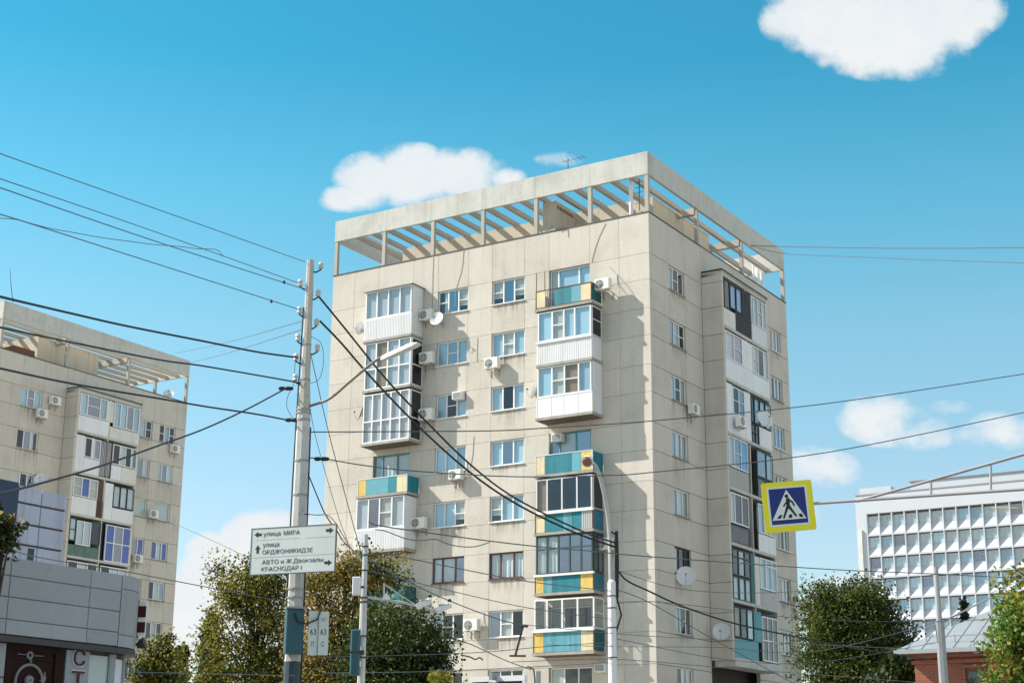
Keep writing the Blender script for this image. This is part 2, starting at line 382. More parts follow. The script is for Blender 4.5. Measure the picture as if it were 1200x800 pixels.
def balcony(T, F, a0, a1, d, zs, parapet, glz=None, rail=None, side='white', side_glz=None, roof=False, slabmat='concrete_old', posts=False, tall=None, label=None, ledge=None):
    """zs = underside of the slab; a part of the building, its pieces one level down"""
    s = MB(); s.box(a0 - .05, a1 + .05, .004, d + .06, zs, zs + .13, F)
    bal = s.build('balcony', slabmat, T, label=label)
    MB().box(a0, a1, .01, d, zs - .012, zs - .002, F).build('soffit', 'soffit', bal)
    pz0 = zs + .135
    if parapet:
        z0, z1, items = parapet; z0 = max(z0, pz0)
        for (l, r, m) in items:
            x0, x1 = sorted((l, r))
            if m == 'bars':
                b = MB(); k = max(2, int((x1 - x0) / .11))
                for i in range(k + 1): b.box(x0 + (x1 - x0) * i / k - .008, x0 + (x1 - x0) * i / k + .008, d - .02, d - .004, z0, z1, F)
                b.build('railing_bars', 'metal_dark', bal)
            elif m.startswith('ribs:'): ribs(F, x0, x1, d, z0, z1).build('siding', m[5:], bal)
            else:
                b = MB(); b.box(x0 + .008, x1 - .008, d - .025, d, z0 + .01, z1 - .01, F); b.build('parapet_panel', m, bal)
        for aa, sg in ((a0, -1), (a1, 1)):            # the two ends
            if side.startswith('ribs:'):
                e = MB(); n = 8
                for i in range(n): e.box(aa - .02, aa + .02 + 0.0, .02 + (d - .06) * i / n + .008, .02 + (d - .06) * (i + 1) / n - .004, z0, z1, F)
                e.box(aa - .012, aa + .012, .02, d - .03, z0, z1, F); e.build('side_siding', side[5:], bal)
            else:
                MB().box(aa - .015, aa + .015, .02, d - .03, z0 + .01, z1 - .01, F).build('side_panel', side, bal)
        fr = MB()
        for aa in (a0, a1): fr.box(aa - .022, aa + .022, d - .028, d + .012, pz0, z1 + .01, F)
        fr.box(a0, a1, d - .02, d + .006, z0 - .035, z0 - .003, F); fr.box(a0, a1, d - .025, d + .015, z1 - .008, z1 + .035, F)
        for aa in (a0, a1): fr.box(aa - .02, aa + .02, .02, d - .03, z1 - .006, z1 + .033, F)
        if posts:
            for aa in posts: fr.box(aa - .015, aa + .015, d - .03, d, z1, zs + 2.05, F)
        fr.build('rail', rail or 'rust', bal)
    if glz:
        z0, z1, sashes, tr, fm = glz
        glaze(bal, F, a0 + .03, a1 - .03, z0, z1, sashes, d, fm, fr=.065, dep=.07, transom=tr)
        if side_glz:
            for aa in (a0, a1):
                Fs = lambda a, o, z, aa=aa: F(aa + (o if aa == a1 else -o), a, z)
                class FF: pass
                f2 = Sub(F, aa, aa == a1)
                glaze(bal, f2, .03, d - .075, z0, z1, side_glz if aa == a0 else [('dark',)], .0, fm, fr=.06, dep=.05, transom=tr)
        else:
            for aa in (a0, a1): ribs_side = MB().box(aa - .02, aa + .02, .02, d - .072, z0, z1, F).build('side_panel', side.replace('ribs:', ''), bal)
        if ledge:
            MB().box(a0 - .05, a1 + .05, d - .06, d + .09, z0 - .10, z0 - .004, F).build('ledge', ledge, bal)
    if roof:
        rb = MB(); z1 = glz[1]; rb.box(a0 - .12, a1 + .06, .004, d + .14, z1 + .005, z1 + .045, F); rb.build('balcony_roof', 'metal_grey', bal)
    return bal
class Sub:
    """end wall of a balcony: a runs outwards from the building, o sideways"""
    def __init__(s, F, a, up): s.F = F; s.a = a; s.up = up; s.k = 'R'
    def __call__(s, a, o, z): return s.F(s.a + (o if s.up else -o), a, z)
    neg = property(lambda s: True)
    def l2r(s, a0, a1): return (a1, a0)

def panels(T, F, cols, rows, openings, name='wall_panel', th=.2, m='panel', gv=None, gh=None):
    if gh is None: gv, gh = (.004, .006) if F.k == 'F' else (.006, .011)
    for i in range(len(cols) - 1):
        for j in range(len(rows) - 1):
            a0, a1 = cols[i], cols[i + 1]; z1, z0 = rows[j], rows[j + 1]
            a0 += gv; a1 -= gv; z0 += gh; z1 -= gh
            rects = [(a0, a1, z0, z1)]
            for (b0, b1, y0, y1) in openings:
                nr = []
                for (p0, p1, q0, q1) in rects:
                    if b0 >= p1 or b1 <= p0 or y0 >= q1 or y1 <= q0: nr.append((p0, p1, q0, q1)); continue
                    if y0 > q0: nr.append((p0, p1, q0, y0))
                    if y1 < q1: nr.append((p0, p1, y1, q1))
                    m0, m1 = max(q0, y0), min(q1, y1)
                    if b0 > p0: nr.append((p0, b0, m0, m1))
                    if b1 < p1: nr.append((b1, p1, m0, m1))
                rects = nr
            rects = [r for r in rects if r[1] - r[0] > .03 and r[3] - r[2] > .03]
            if not rects: continue
            key = (F.k, m, tuple(tuple(round(x - y, 2) for x, y in zip(r, (a0, a0, z0, z0))) for r in rects))
            if key not in PCACHE:
                mb = MB(); F0 = Face(F.k)
                for r in rects: mb.slab(r[0] - a0, r[1] - a0, -th, 0, r[2] - z0, r[3] - z0, F0, .007)
                PCACHE[key] = mb.mesh(name, m)
            link(name, PCACHE[key], T, F(a0, 0, z0))

# ------------------------------------------------------------------ the two slab towers
FF_, RR_ = Face('F'), Face('R')
S = 2.815
Zk = [26.97 - S * k for k in range(9)]
FC = [0, 1.67, 3.33, 5.68, 7.12, 9.1, 10.58, 12.5, 14.1, 16.42, 18.07, 19.6]
LB = 1.15                                             # loggia tower: how far it stands out
ROWS = [29.05]
for k in range(8): ROWS += [Zk[k], Zk[k] - 1.355]
LOW = ROWS[-1]
SLB = [24.55 - 2.79 * k for k in range(7)]           # loggia slabs, undersides

def tower(loc, label, main):
    T = empty('apartment_building', loc, -YAW, label, 'apartment building', 'nine storey panel towers')
    LF, LR = 19.6, 17.45
    # core, lower walls, roof
    c = MB(); c.box(-LF + .02, -.75, .75, LR - .25, 0, 28.6); c.build('inner_core', 'room', T)
    w = MB(); w.box(-LF, -.205, LR - .24, LR, 0, 29.05); w.box(-LF, -LF + .22, .21, LR - .245, 0, 29.05); w.build('rear_wall', 'panel_plain', T)
    lw = MB(); lw.box(-LF, 0, 0, .2, 0, LOW - .016); lw.box(-.2, 0, .205, LR, 0, LOW - .016); lw.build('lower_wall', 'panel_plain', T)
    rf = MB(); rf.box(-LF + .225, -.21, .21, LR - .25, 28.62, 28.9); rf.build('roof', 'concrete_old', T)
    cp = MB(); cp.box(-LF - .03, .03, -.03, .22, 29.055, 29.10); cp.box(-.22, .03, .225, LR + .03, 29.055, 29.10)
    cp.box(-LF - .03, -.225, LR - .22, LR + .03, 29.055, 29.10); cp.box(-LF - .03, -LF + .22, .225, LR - .225, 29.055, 29.10); cp.build('parapet_cap', 'cap', T)
    # --- pergola
    z0, z1, t = 31.08, 32.28, .16
    def fascia(x0, x1, y0, y1, along):
        n = 6 if along == 'x' else 3
        for i in range(n):
            if along == 'x': a, b = x0 + (x1 - x0) * i / n, x0 + (x1 - x0) * (i + 1) / n; MB().box(a + .006, b - .006, y0, y1, z0, z1).build('fascia_panel', 'concrete', T)
            else: a, b = y0 + (y1 - y0) * i / n, y0 + (y1 - y0) * (i + 1) / n; MB().box(x0, x1, a + .006, b - .006, z0, z1).build('fascia_panel', 'concrete', T)
    fascia(-LF, 0, 0, t, 'x'); fascia(-LF, 0, LR - t, LR, 'x'); fascia(-t, 0, t + .004, LR - t - .004, 'y'); fascia(-LF, -LF + t, t + .004, LR - t - .004, 'y')
    px = [-.11, -3.32, -6.49, -9.75, -12.95, -16.19, -LF + .11]; py = [.11, 5.72, 11.45, LR - .11]
    for y in (py[0], py[-1]):
        for x in px: MB().box(x - .1, x + .1, y - .09, y + .09, 29.1, z0 - .003).build('pergola_post', 'beam', T)
    for x in (px[0], px[-1]):
        for y in py[1:3]: MB().box(x - .09, x + .09, y - .1, y + .1, 29.1, z0 - .003).build('pergola_post', 'beam', T)
    k = 0; x = -1.1
    while x > -LF + .6:
        MB().box(x - .10, x + .10, t + .006, LR - t - .006, z0 + .06, z0 + .30).build('pergola_beam', 'beam', T); x -= 1.075
    for y in (5.72, 11.45): MB().box(-LF + t + .004, -t - .004, y - .13, y + .13, z0 - .30, z0 + .05).build('cross_beam', 'beam', T)
    # --- roof superstructure
    iv = 2.9 if main else 4.1                          # technical storey set back under the pergola
    MB().box(-17.0, -1.2, iv, 9.6, 28.9, 31.06).build('technical_storey', 'penthouse', T)
    if main: pu0, pu1, pv0, pv1, pt = 5.75, 6.5, .75, iv - .004, 31.07
    else: pu0, pu1, pv0, pv1, pt = 8.0, 8.8, 1.0, iv - .004, 31.07
    ph = MB(); ph.box(-pu1, -pu0, pv0, pv1, 28.9, pt); pho = ph.build('roof_shaft', 'penthouse', T)
    v = MB()
    for i in range(12):
        yy = pv0 + .2 + (pv1 - pv0 - .4) * i / 12; v.box(-pu0, -pu0 + .012, yy, yy + (pv1 - pv0) / 34, pt - .42, pt - .22)
    v.build('vent_slot', 'board_black', pho)
    # --- wall panels with their openings
    opF = []; opR = []
    for k in range(8):
        z = Zk[k]
        opF += [(7.12, 9.10, z - 1.275, z), (10.58, 12.5, z - 1.275, z)]
        opF += [(3.35, 5.66, z - 2.25, z), (14.12, 16.40, z - 2.25, z)]
        opR += [(2.1, 3.87, z - 1.275, z), (14.85, 16.42, z - 1.275, z)]
        if not main: opR += [(12.95, 14.1, z - 1.275, z)]
    panels(T, FF_, FC, ROWS, opF)
    panels(T, RR_, [.205, 2.1, 3.87, 5.9], ROWS, opR)
    panels(T, RR_, [11.75, 12.95, 14.85, 16.42, 17.45] if main else [11.75, 12.95, 14.1, 14.85, 16.42, 17.45], ROWS, opR)
    panels(T, Face('S', 5.9), [.0, LB], [27.5] + ROWS[1:15] + [SLB[6]], [], gv=.004)
    up = MB(); up.box(-.2, 0, 5.91, 11.74, 27.62, 29.05); up.build('upper_wall', 'panel_plain', T)
    return T

# ---- main tower
CX, CY = 6.6625, 72.3042
T1 = tower((CX, CY, 0), 'tall beige nine storey apartment tower in the centre, corner towards us, rooftop pergola', True)
def sl(s):
    """'sky,gray/,deep:1.4' -> sashes; / = glazing bar, :w = relative width"""
    o = []
    for q in s.split(','):
        w = 1.
        if ':' in q: q, w = q.split(':'); w = float(w)
        o.append((q.rstrip('/'), q.endswith('/'), w))
    return o
for k, s in enumerate(['halfgray/,deep,halfgray/', 'sky,gray/,sky', 'sky,dark,sky', 'sky,deep,sky', 'halfgray/,sky,sky', 'lace,lace:1.3,lace', 'deep,gray/,dark', 'dark,dark,dark']):
    window(T1, FF_, 7.13, 9.09, Zk[k] - 1.27, Zk[k] - .005, sl(s), *(('brown_frame', -.09, 'rust') if k in (5,) else ()))
for k, s in enumerate(['lacehalf/,deep,halfgray/', 'sky,deep/,sky', 'sky,dark/,sky', 'sky,sky,sky', 'sky,sky,halfgray/', 'lace,lace:1.4,deep', 'deep,dark/,dark', 'dark,dark,dark']):
    window(T1, FF_, 10.59, 12.49, Zk[k] - 1.27, Zk[k] - .005, sl(s), *(('brown_frame', -.09, 'rust') if k in (5,) else ()))
for k, s in enumerate(['sky,dark/,deep', 'deep,sky/,dark/', 'lace,dark/,gray', 'lace,lace,gray', 'sky,lace,gray', 'lace,dark,dark', 'sky,dark/,deep', 'dark,lace,gray']):
    window(T1, RR_, 2.11, 3.86, Zk[k] - 1.27, Zk[k] - .005, sl(s), *(('black_frame', -.09, 'rust') if k == 5 else ('white', -.09, 'concrete_old')))
for k, s in enumerate(['sky,deep,sky', 'dark,lace,lace', 'sky,deep,sky', 'dark,lace,lace', 'lace,dark,gray', 'lace,lace,deep', 'deep,lace,deep', 'dark,dark,dark']):
    window(T1, RR_, 14.86, 16.41, Zk[k] - 1.27, Zk[k] - .005, sl(s), 'white', -.09, 'concrete_old' if k % 2 else 'white')
for k in range(8):                                   # balcony doors and windows behind the balconies
    s = ['gray/:.6,sky:1.5,sky:.8', 'dark,lace,dark', 'dark,dark,dark', 'sky:.6,lace:1.1,deep', 'clear,dark,gray', 'lace,dark,lace', 'gray/,dark/,dark/', 'gray,dark/,dark/'][k]
    window(T1, FF_, 3.36, 5.65, Zk[k] - 2.24, Zk[k] - .01, sl(s), 'white' if k not in (3, 5) else 'teal_light', -.12, None)
    s = ['dark,dark,dark', 'dark,lace,dark', 'gray,dark,dark', 'deep:.6,lace:1.2,lace', 'clear,dark,gray', 'lace,dark,lace', 'dark,dark,dark', 'gray,dark,dark'][k]
    window(T1, FF_, 14.13, 16.39, Zk[k] - 2.24, Zk[k] - .01, sl(s), 'white' if k != 3 else 'teal_light', -.12, None)
D0, D1, DD = 2.68, 5.82, 1.03
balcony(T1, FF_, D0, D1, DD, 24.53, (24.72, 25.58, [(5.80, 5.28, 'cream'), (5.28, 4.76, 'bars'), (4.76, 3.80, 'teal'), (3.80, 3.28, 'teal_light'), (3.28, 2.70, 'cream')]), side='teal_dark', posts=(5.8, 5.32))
balcony(T1, FF_, D0, D1 - .08, DD, 21.66, (21.80, 22.86, [(5.74, 2.68, 'ribs:white_plastic')]), (22.94, 24.46, sl('sky:1.0,gray/:.8,sky:.75,sky:1.1'), None, 'white'), rail='white', side='ribs:white_plastic', side_glz=[('dark', .55)], ledge='white')
balcony(T1, FF_, D0, D1 - .06, DD, 18.98, (19.12, 20.10, [(5.76, 4.92, 'white_plastic'), (4.92, 4.22, 'white_plastic'), (4.22, 3.44, 'white_plastic'), (3.44, 2.68, 'white_plastic')]), (20.13, 21.64, sl('sky,gray/:.85,brown/:.95,sky:.85'), None, 'white'), rail='white', side='white_plastic')
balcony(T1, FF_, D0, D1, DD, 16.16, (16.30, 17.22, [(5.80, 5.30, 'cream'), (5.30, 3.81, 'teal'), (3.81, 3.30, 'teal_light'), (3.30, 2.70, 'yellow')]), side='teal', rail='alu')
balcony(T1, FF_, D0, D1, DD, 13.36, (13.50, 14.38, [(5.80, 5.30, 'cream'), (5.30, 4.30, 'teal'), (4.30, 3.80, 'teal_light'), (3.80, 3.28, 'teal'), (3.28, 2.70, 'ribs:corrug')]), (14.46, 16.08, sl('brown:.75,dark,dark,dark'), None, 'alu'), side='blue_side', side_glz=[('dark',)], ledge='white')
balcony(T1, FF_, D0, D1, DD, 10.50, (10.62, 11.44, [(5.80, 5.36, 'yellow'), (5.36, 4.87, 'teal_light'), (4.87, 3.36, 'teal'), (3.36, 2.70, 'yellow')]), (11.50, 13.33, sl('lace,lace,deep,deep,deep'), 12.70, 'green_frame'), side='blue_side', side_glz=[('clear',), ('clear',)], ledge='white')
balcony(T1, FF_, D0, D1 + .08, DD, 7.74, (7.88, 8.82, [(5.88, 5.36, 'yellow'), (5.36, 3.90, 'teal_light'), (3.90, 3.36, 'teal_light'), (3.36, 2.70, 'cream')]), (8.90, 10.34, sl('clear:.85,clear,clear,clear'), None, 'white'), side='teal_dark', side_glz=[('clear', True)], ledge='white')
A0, A1 = 13.44, 16.5
balcony(T1, FF_, A0, A1, DD, 24.46, (24.60, 25.70, [(16.5, 13.44, 'ribs:white_plastic')]), (25.74, 27.28, sl('lilac,lilac,lilac,lilac'), None, 'white'), rail='white', side='ribs:white_plastic', roof=True)
balcony(T1, FF_, A0 - .04, A1 - .06, DD, 21.72, None, (21.87, 24.42, sl('lilac,brown,lilac,lilac'), 22.98, 'white'), rail='white', side='white', side_glz=[('dark',)])
balcony(T1, FF_, A0 - .04, A1 - .06, DD, 18.86, None, (19.0, 21.62, sl('lilac,lilac,lilac,lilac,lilac'), 20.15, 'white'), rail='white', side='white', side_glz=[('dark',)])
balcony(T1, FF_, A0 + .02, A1 + .08, DD, 16.12, (16.26, 17.10, [(16.56, 16.06, 'yellow'), (16.06, 14.62, 'teal_light'), (14.62, 14.10, 'teal'), (14.10, 13.50, 'cream')]), side='teal', rail='alu')
balcony(T1, FF_, A0 + .12, A1 + .16, DD, 13.26, (13.40, 14.44, [(16.66, 13.56, 'ribs:white_plastic')]), (14.48, 16.08, sl('lilac,deep:.9,gray/,lilac'), None, 'white'), rail='white', side='white_plastic')
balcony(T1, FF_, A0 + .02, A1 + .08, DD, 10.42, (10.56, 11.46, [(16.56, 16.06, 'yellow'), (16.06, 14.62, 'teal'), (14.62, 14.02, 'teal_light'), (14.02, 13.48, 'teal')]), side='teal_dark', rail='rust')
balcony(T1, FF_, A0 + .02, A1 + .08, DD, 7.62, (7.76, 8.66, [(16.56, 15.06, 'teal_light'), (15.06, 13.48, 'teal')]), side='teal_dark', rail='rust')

# ---- loggia towers on the side walls
def loggias(T, rows):
    """rows: per storey a list of items in (v, z) on the loggia front"""
    F = Face('R', LB); rw = MB()
    MB().box(5.905, 11.745, .002 - LB, .06 - LB, 7.6, 27.4, F).build('loggia_back_wall', 'room', T)
    MB().box(8.86, 8.96, .07 - LB, -.03, SLB[6] + .16, 27.30, F).build('partition_wall', 'panel_plain', T)
    MB().box(11.58, 11.75, .07 - LB, -.012, SLB[6] + .16, 27.30, F).build('end_wall', 'panel_plain', T)
    MB().box(5.88, 11.77, .002 - LB, .03, 27.50, 27.56, F).box(5.90, 11.75, .002 - LB, .0, 27.32, 27.495, F).build('loggia_roof', 'concrete', T)
    MB().box(5.85, 11.80, -.03, .05, 27.56, 27.64, F).box(5.85, 5.90, .02 - LB, -.035, 27.565, 27.64, F).build('roof_flashing', 'board_black', T)
    for k, items in enumerate(rows):
        zb = SLB[k]; th = .15 if k < 6 else .42
        lo = MB().box(6.105, 11.575, .07 - LB, .02, zb - (th - .15), zb + .15, F).build('loggia', 'concrete', T)
        for it in items:
            if it[0] == 'p':
                _, a, b, c, d, m = it[:6]; oo = it[6] if len(it) > 6 else -.004
                MB().slab(a, b, oo - .05, oo, c, d, F, .006).build('infill_panel', m, lo)
            elif it[0] == 'r': _, a, b, c, d, m = it; ribs(F, a, b, -.01, c, d, .12).build('siding', m, lo)
            elif it[0] == 'b':
                _, a, b, c, d, m = it; mb = MB(); n = int((b - a) / .13)
                for i in range(n + 1): mb.box(a + (b - a) * i / n - .012, a + (b - a) * i / n + .012, .0, .022, c, d, F)
                mb.box(a, b, -.002, .024, d, d + .03, F); mb.box(a, b, -.002, .024, c - .03, c, F); mb.build('railing_bars', m, lo)
            elif it[0] == 'w':
                _, a, b, c, d, s, fm = it[:7]; tr = it[7] if len(it) > 7 else None
                glaze(lo, F, a, b, c, d, sl(s), .012, fm, fr=.06, dep=.07, transom=tr)
def zz(k): return SLB[k] + .155
rows1 = [
    [('p', 6.1, 7.5, zz(0), 25.62, 'off_white'), ('w', 6.15, 6.9, 25.64, 27.2, 'dark', 'black_frame'), ('w', 6.9, 8.45, 25.80, 27.15, 'azure,azure', 'black_frame'), ('p', 7.5, 8.86, zz(0), 25.78, 'board_black'), ('p', 8.47, 9.58, zz(0), 27.25, 'board_black', -.03),
     ('w', 9.62, 11.6, 25.70, 27.22, 'sky:.5,sky,deep/,sky', 'white'), ('r', 9.62, 11.6, zz(0), 25.66, 'white_plastic')],
    [('p', 6.1, 9.56, zz(1), 22.95, 'white_plastic'), ('p', 8.24, 9.54, 22.96, 24.45, 'white_plastic'), ('w', 6.14, 8.22, 22.97, 24.42, 'lace,deep/', 'white'), ('w', 9.58, 11.70, 22.93, 24.45, 'lace/,dark,lace', 'white'), ('p', 9.58, 11.74, zz(1), 22.90, 'white_plastic')],
    [('p', 6.1, 6.84, zz(2), 21.65, 'white_plastic'), ('p', 6.85, 8.28, zz(2), 20.16, 'white_plastic'), ('p', 8.30, 9.08, zz(2), 21.65, 'white_plastic'), ('w', 6.85, 8.28, 20.18, 21.6, 'dark/,deep/', 'white'),
     ('w', 9.12, 11.72, 20.18, 21.6, 'dark:.6,sky,lace,lace', 'black_frame'), ('p', 10.08, 11.74, zz(2), 20.14, 'white_plastic'), ('w', 9.14, 10.06, zz(2), 20.14, 'brown/,brown/', 'black_frame')],
    [('w', 6.12, 8.46, 17.36, 18.92, 'lace:.8,deep/,azure', 'white'), ('r', 6.1, 8.48, zz(3), 17.30, 'corrug'), ('p', 8.5, 9.62, zz(3), 18.9, 'board_black', -.3), ('w', 9.64, 11.72, 17.42, 18.85, 'deep:1.4,sky', 'green_frame'), ('w', 9.64, 11.72, zz(3), 17.38, 'dark,dark', 'green_frame')],
    [('w', 6.14, 8.34, 14.52, 16.05, 'lace:.6,dark,dark', 'white'), ('p', 6.12, 8.36, zz(4), 14.46, 'lilac_blind', -.06), ('b', 6.14, 8.4, zz(4) + .04, 14.40, 'metal_dark'), ('p', 8.5, 9.5, zz(4), 16.1, 'board_black', -.3), ('w', 9.56, 11.72, 14.48, 16.0, 'sky,deep,deep', 'alu'), ('p', 9.54, 11.74, zz(4), 14.44, 'white_plastic')],
    [('w', 6.14, 8.36, 11.95, 13.25, 'dark,deep,dark', 'green_frame', 12.85), ('w', 6.14, 8.36, zz(5), 11.90, 'lace,lace,gray', 'green_frame'), ('p', 8.4, 8.86, zz(5), 13.25, 'teal_dark', -.02), ('p', 8.96, 9.5, zz(5), 13.2, 'off_white', -.02), ('w', 9.54, 11.70, 11.62, 13.2, 'sky,sky,sky', 'white', 12.85), ('p', 9.52, 11.74, zz(5), 11.58, 'corrug')],
    [('w', 6.12, 8.5, 8.92, 10.42, 'brown,clear,deep', 'black_frame'), ('p', 6.12, 9.0, zz(6), 8.88, 'turquoise'), ('p', 8.52, 9.5, 8.90, 10.42, 'teal_light', -.02), ('w', 9.56, 11.5, zz(6) + .05, 10.25, 'dark,dark,dark', 'white', 9.05)],
]
loggias(T1, rows1)

# ---- tower on the left
LX, LY = -33.2037, 97.8535
T2 = tower((LX, LY, 0), 'beige nine storey apartment tower at the left edge, partly behind the grey shop', False)
for k in range(8):
    for (a0, a1) in ((7.13, 9.09), (10.59, 12.49)): window(T2, FF_, a0, a1, Zk[k] - 1.27, Zk[k] - .005, sl(['sky,dark/,sky', 'deep,lace,gray'][k % 2]))
    for (a0, a1) in ((3.36, 5.65), (14.13, 16.39)): window(T2, FF_, a0, a1, Zk[k] - 2.24, Zk[k] - .01, sl('dark,lace,dark'), 'white', -.12, None)
for k, s in enumerate(['sky,deep/,sky', 'dark,deep,lacehalf', 'lace,dark,deep', 'dark,dark,lace', 'lace,dark,dark', 'dark,lace,dark', 'dark,dark,dark', 'dark,dark,dark']):
    window(T2, RR_, 2.11, 3.86, Zk[k] - 1.27, Zk[k] - .005, sl(s), 'white', -.09, 'concrete_old')
for k, s in enumerate(['sky,dark/', 'deep,lace', 'shutter', 'deep,blue', 'lace,dark', 'dark,dark', 'dark,dark', 'dark,dark']):
    window(T2, RR_, 12.96, 14.09, Zk[k] - 1.27, Zk[k] - .005, sl(s), 'white', -.09, 'concrete_old')
for k, s in enumerate(['dark/,sky,dark/', 'lace,deep,lace', 'shutter', 'blue,lace,blue', 'dark,lace,deep', 'dark,gray,dark', 'dark,dark,dark', 'dark,dark,dark']):
    window(T2, RR_, 14.86, 16.41, Zk[k] - 1.27, Zk[k] - .005, sl(s), 'white', -.09, 'concrete_old')
rows2 = [
    [('w', 6.14, 8.6, 25.8, 27.25, 'sky:.7,deep/:1.2,sky:.7', 'white'), ('p', 6.1, 8.84, zz(0), 25.76, 'white_plastic'), ('p', 8.64, 9.2, 25.78, 27.25, 'off_white', -.02), ('w', 9.24, 11.66, 25.55, 27.25, 'sky,sky,deep,sky', 'white'), ('p', 8.97, 11.72, zz(0), 25.5, 'off_white')],
    [('p', 6.1, 6.84, zz(1), 24.4, 'white_plastic'), ('p', 6.86, 8.26, zz(1), 22.96, 'white_plastic'), ('w', 6.86, 7.5, 23.0, 24.35, 'dark', 'white'), ('p', 7.52, 7.66, 22.98, 24.4, 'white_plastic'), ('w', 7.68, 8.26, 23.0, 24.35, 'deep', 'white'), ('b', 8.34, 9.3, zz(1) + .04, 24.35, 'board_black'), ('p', 8.3, 9.34, zz(1), 24.4, 'lilac_blind', -.1),
     ('w', 9.4, 11.66, 22.95, 24.35, 'dark:1.2,lace,dark,lacehalf', 'white'), ('p', 9.36, 10.3, zz(1), 22.9, 'white_plastic'), ('p', 10.32, 11.72, zz(1), 22.9, 'off_white')],
    [('w', 6.14, 8.3, 20.3, 21.6, 'gray/,blue:.9,gray/', 'white'), ('p', 6.1, 8.3, zz(2), 20.26, 'white_plastic'), ('p', 8.32, 8.85, zz(2), 21.6, 'brown_frame', -.1), ('b', 8.32, 8.85, zz(2) + .04, 20.2, 'rust'), ('p', 8.97, 9.72, zz(2), 21.6, 'white_plastic'), ('p', 9.74, 11.72, zz(2), 20.0, 'white_plastic'), ('w', 9.74, 11.66, 20.05, 21.55, 'lace,lace,lace', 'black_frame')],
    [('w', 6.12, 6.7, 17.3, 18.8, 'lace/', 'green_frame'), ('w', 6.75, 8.0, 17.1, 18.7, 'lace,lace', 'white'), ('w', 8.05, 8.84, 17.3, 18.8, 'dark', 'green_frame'), ('p', 6.12, 8.84, zz(3), 17.06, 'green_paint'), ('p', 8.97, 9.3, zz(3), 18.8, 'board_black', -.2), ('w', 9.34, 11.66, zz(3), 18.8, 'blue,deep,blue', 'white', 17.6)],
    [('w', 6.2, 8.8, 14.5, 16.0, 'dark,lace,dark', 'white'), ('p', 6.12, 8.84, zz(4), 14.45, 'green_paint'), ('w', 9.1, 11.6, 14.4, 16.0, 'dark,lace,lace', 'white'), ('p', 9.0, 11.72, zz(4), 14.35, 'off_white')],
    [('w', 6.2, 8.8, 11.8, 13.2, 'dark,lace,dark', 'white'), ('p', 6.12, 8.84, zz(5), 11.75, 'teal_light'), ('w', 9.1, 11.6, 11.8, 13.2, 'lace,dark,lace', 'white'), ('p', 9.0, 11.72, zz(5), 11.75, 'off_white')],
    [('w', 6.2, 8.8, 9.0, 10.4, 'dark,lace,dark', 'white'), ('p', 6.12, 8.84, zz(6), 8.95, 'white_plastic'), ('w', 9.1, 11.6, 9.0, 10.4, 'lace,dark,lace', 'white'), ('p', 9.0, 11.72, zz(6), 8.95, 'off_white')],
]
loggias(T2, rows2)

# ------------------------------------------------------------------ helpers for things that stand alone
CY_, SY_ = math.cos(-YAW), math.sin(-YAW)
def w_of(loc, p):
    return Vector((loc[0] + CY_ * p[0] - SY_ * p[1], loc[1] + SY_ * p[0] + CY_ * p[1], loc[2] + p[2]))
T1L, T2L = (CX, CY, 0), (LX, LY, 0)
def disc(mb, c, r, n=16, F=None, y=0):
    mb.add([(c[0] + r * math.cos(2 * math.pi * k / n), y, c[1] + r * math.sin(2 * math.pi * k / n)) for k in range(n)], [tuple(range(n))])
def ac_unit(tl, F, a, z, label, o=.28, w=.80, h=.56, fan=-.14, turn=0):
    rz = -YAW + (math.pi / 2 if F.k == 'R' else 0) + turn
    t = empty('air_conditioner', w_of(tl, F(a, o, z)), rz, label, 'air conditioner', 'air conditioners on the tower walls')
    b = MB(); b.slab(-w / 2, w / 2, -.15, .15, 0, h, lambda_face, .02); b.build('casing', 'ac_case', t)
    g = MB(); R_ = h * .40
    g.lathe([(R_, 0), (R_, .012), (R_ - .02, .016), (.01, .012)], 20, Matrix.Translation((fan, -.151, h / 2)) @ Matrix.Rotation(math.pi / 2, 4, 'X'))
    g.build('fan_recess', 'ac_fan', t)
    g = MB()
    for q in (.35, .62, .9):
        g.tube([(fan + R_ * q * math.cos(x / 14 * 2 * math.pi), -.17, h / 2 + R_ * q * math.sin(x / 14 * 2 * math.pi)) for x in range(15)], .007, 4, False)
    g.box(fan - R_, fan + R_, -.174, -.167, h / 2 - .007, h / 2 + .007); g.box(fan - .007, fan + .007, -.175, -.168, h / 2 - R_, h / 2 + R_); g.build('fan_grille', 'ac_case', t)
    for x in (-w * .3, w * .3):
        k = MB(); k.box(x - .015, x + .015, -.14, o, -.035, -.004); k.box(x - .014, x + .014, o - .03, o, -.36, -.036); k.tube([(x, -.12, -.03), (x, o - .02, -.34)], .01, 4); k.build('bracket', 'metal_grey', t)
    k = MB(); k.tube([(w / 2, .05, .12), (w / 2 + .07, .08, .14), (w / 2 + .09, o - .04, .4), (w / 2 + .08, o - .015, .9)], .02, 5); k.build('pipe', 'off_white', t)
    dirt(t, lambda_wall(F, a, z, o), -w * .4, w * .4, -.05, R.uniform(.5, 1.)) if R.random() < .7 and turn == 0 and o < .6 else None
    return t
def lambda_wall(F, a, z, o):
    return lambda x, d, zz: (x, o - d - .003, zz)
class _LF:
    k = 'X'; neg = False
    def __call__(s, a, o, z): return (a, -o, z)
lambda_face = _LF()
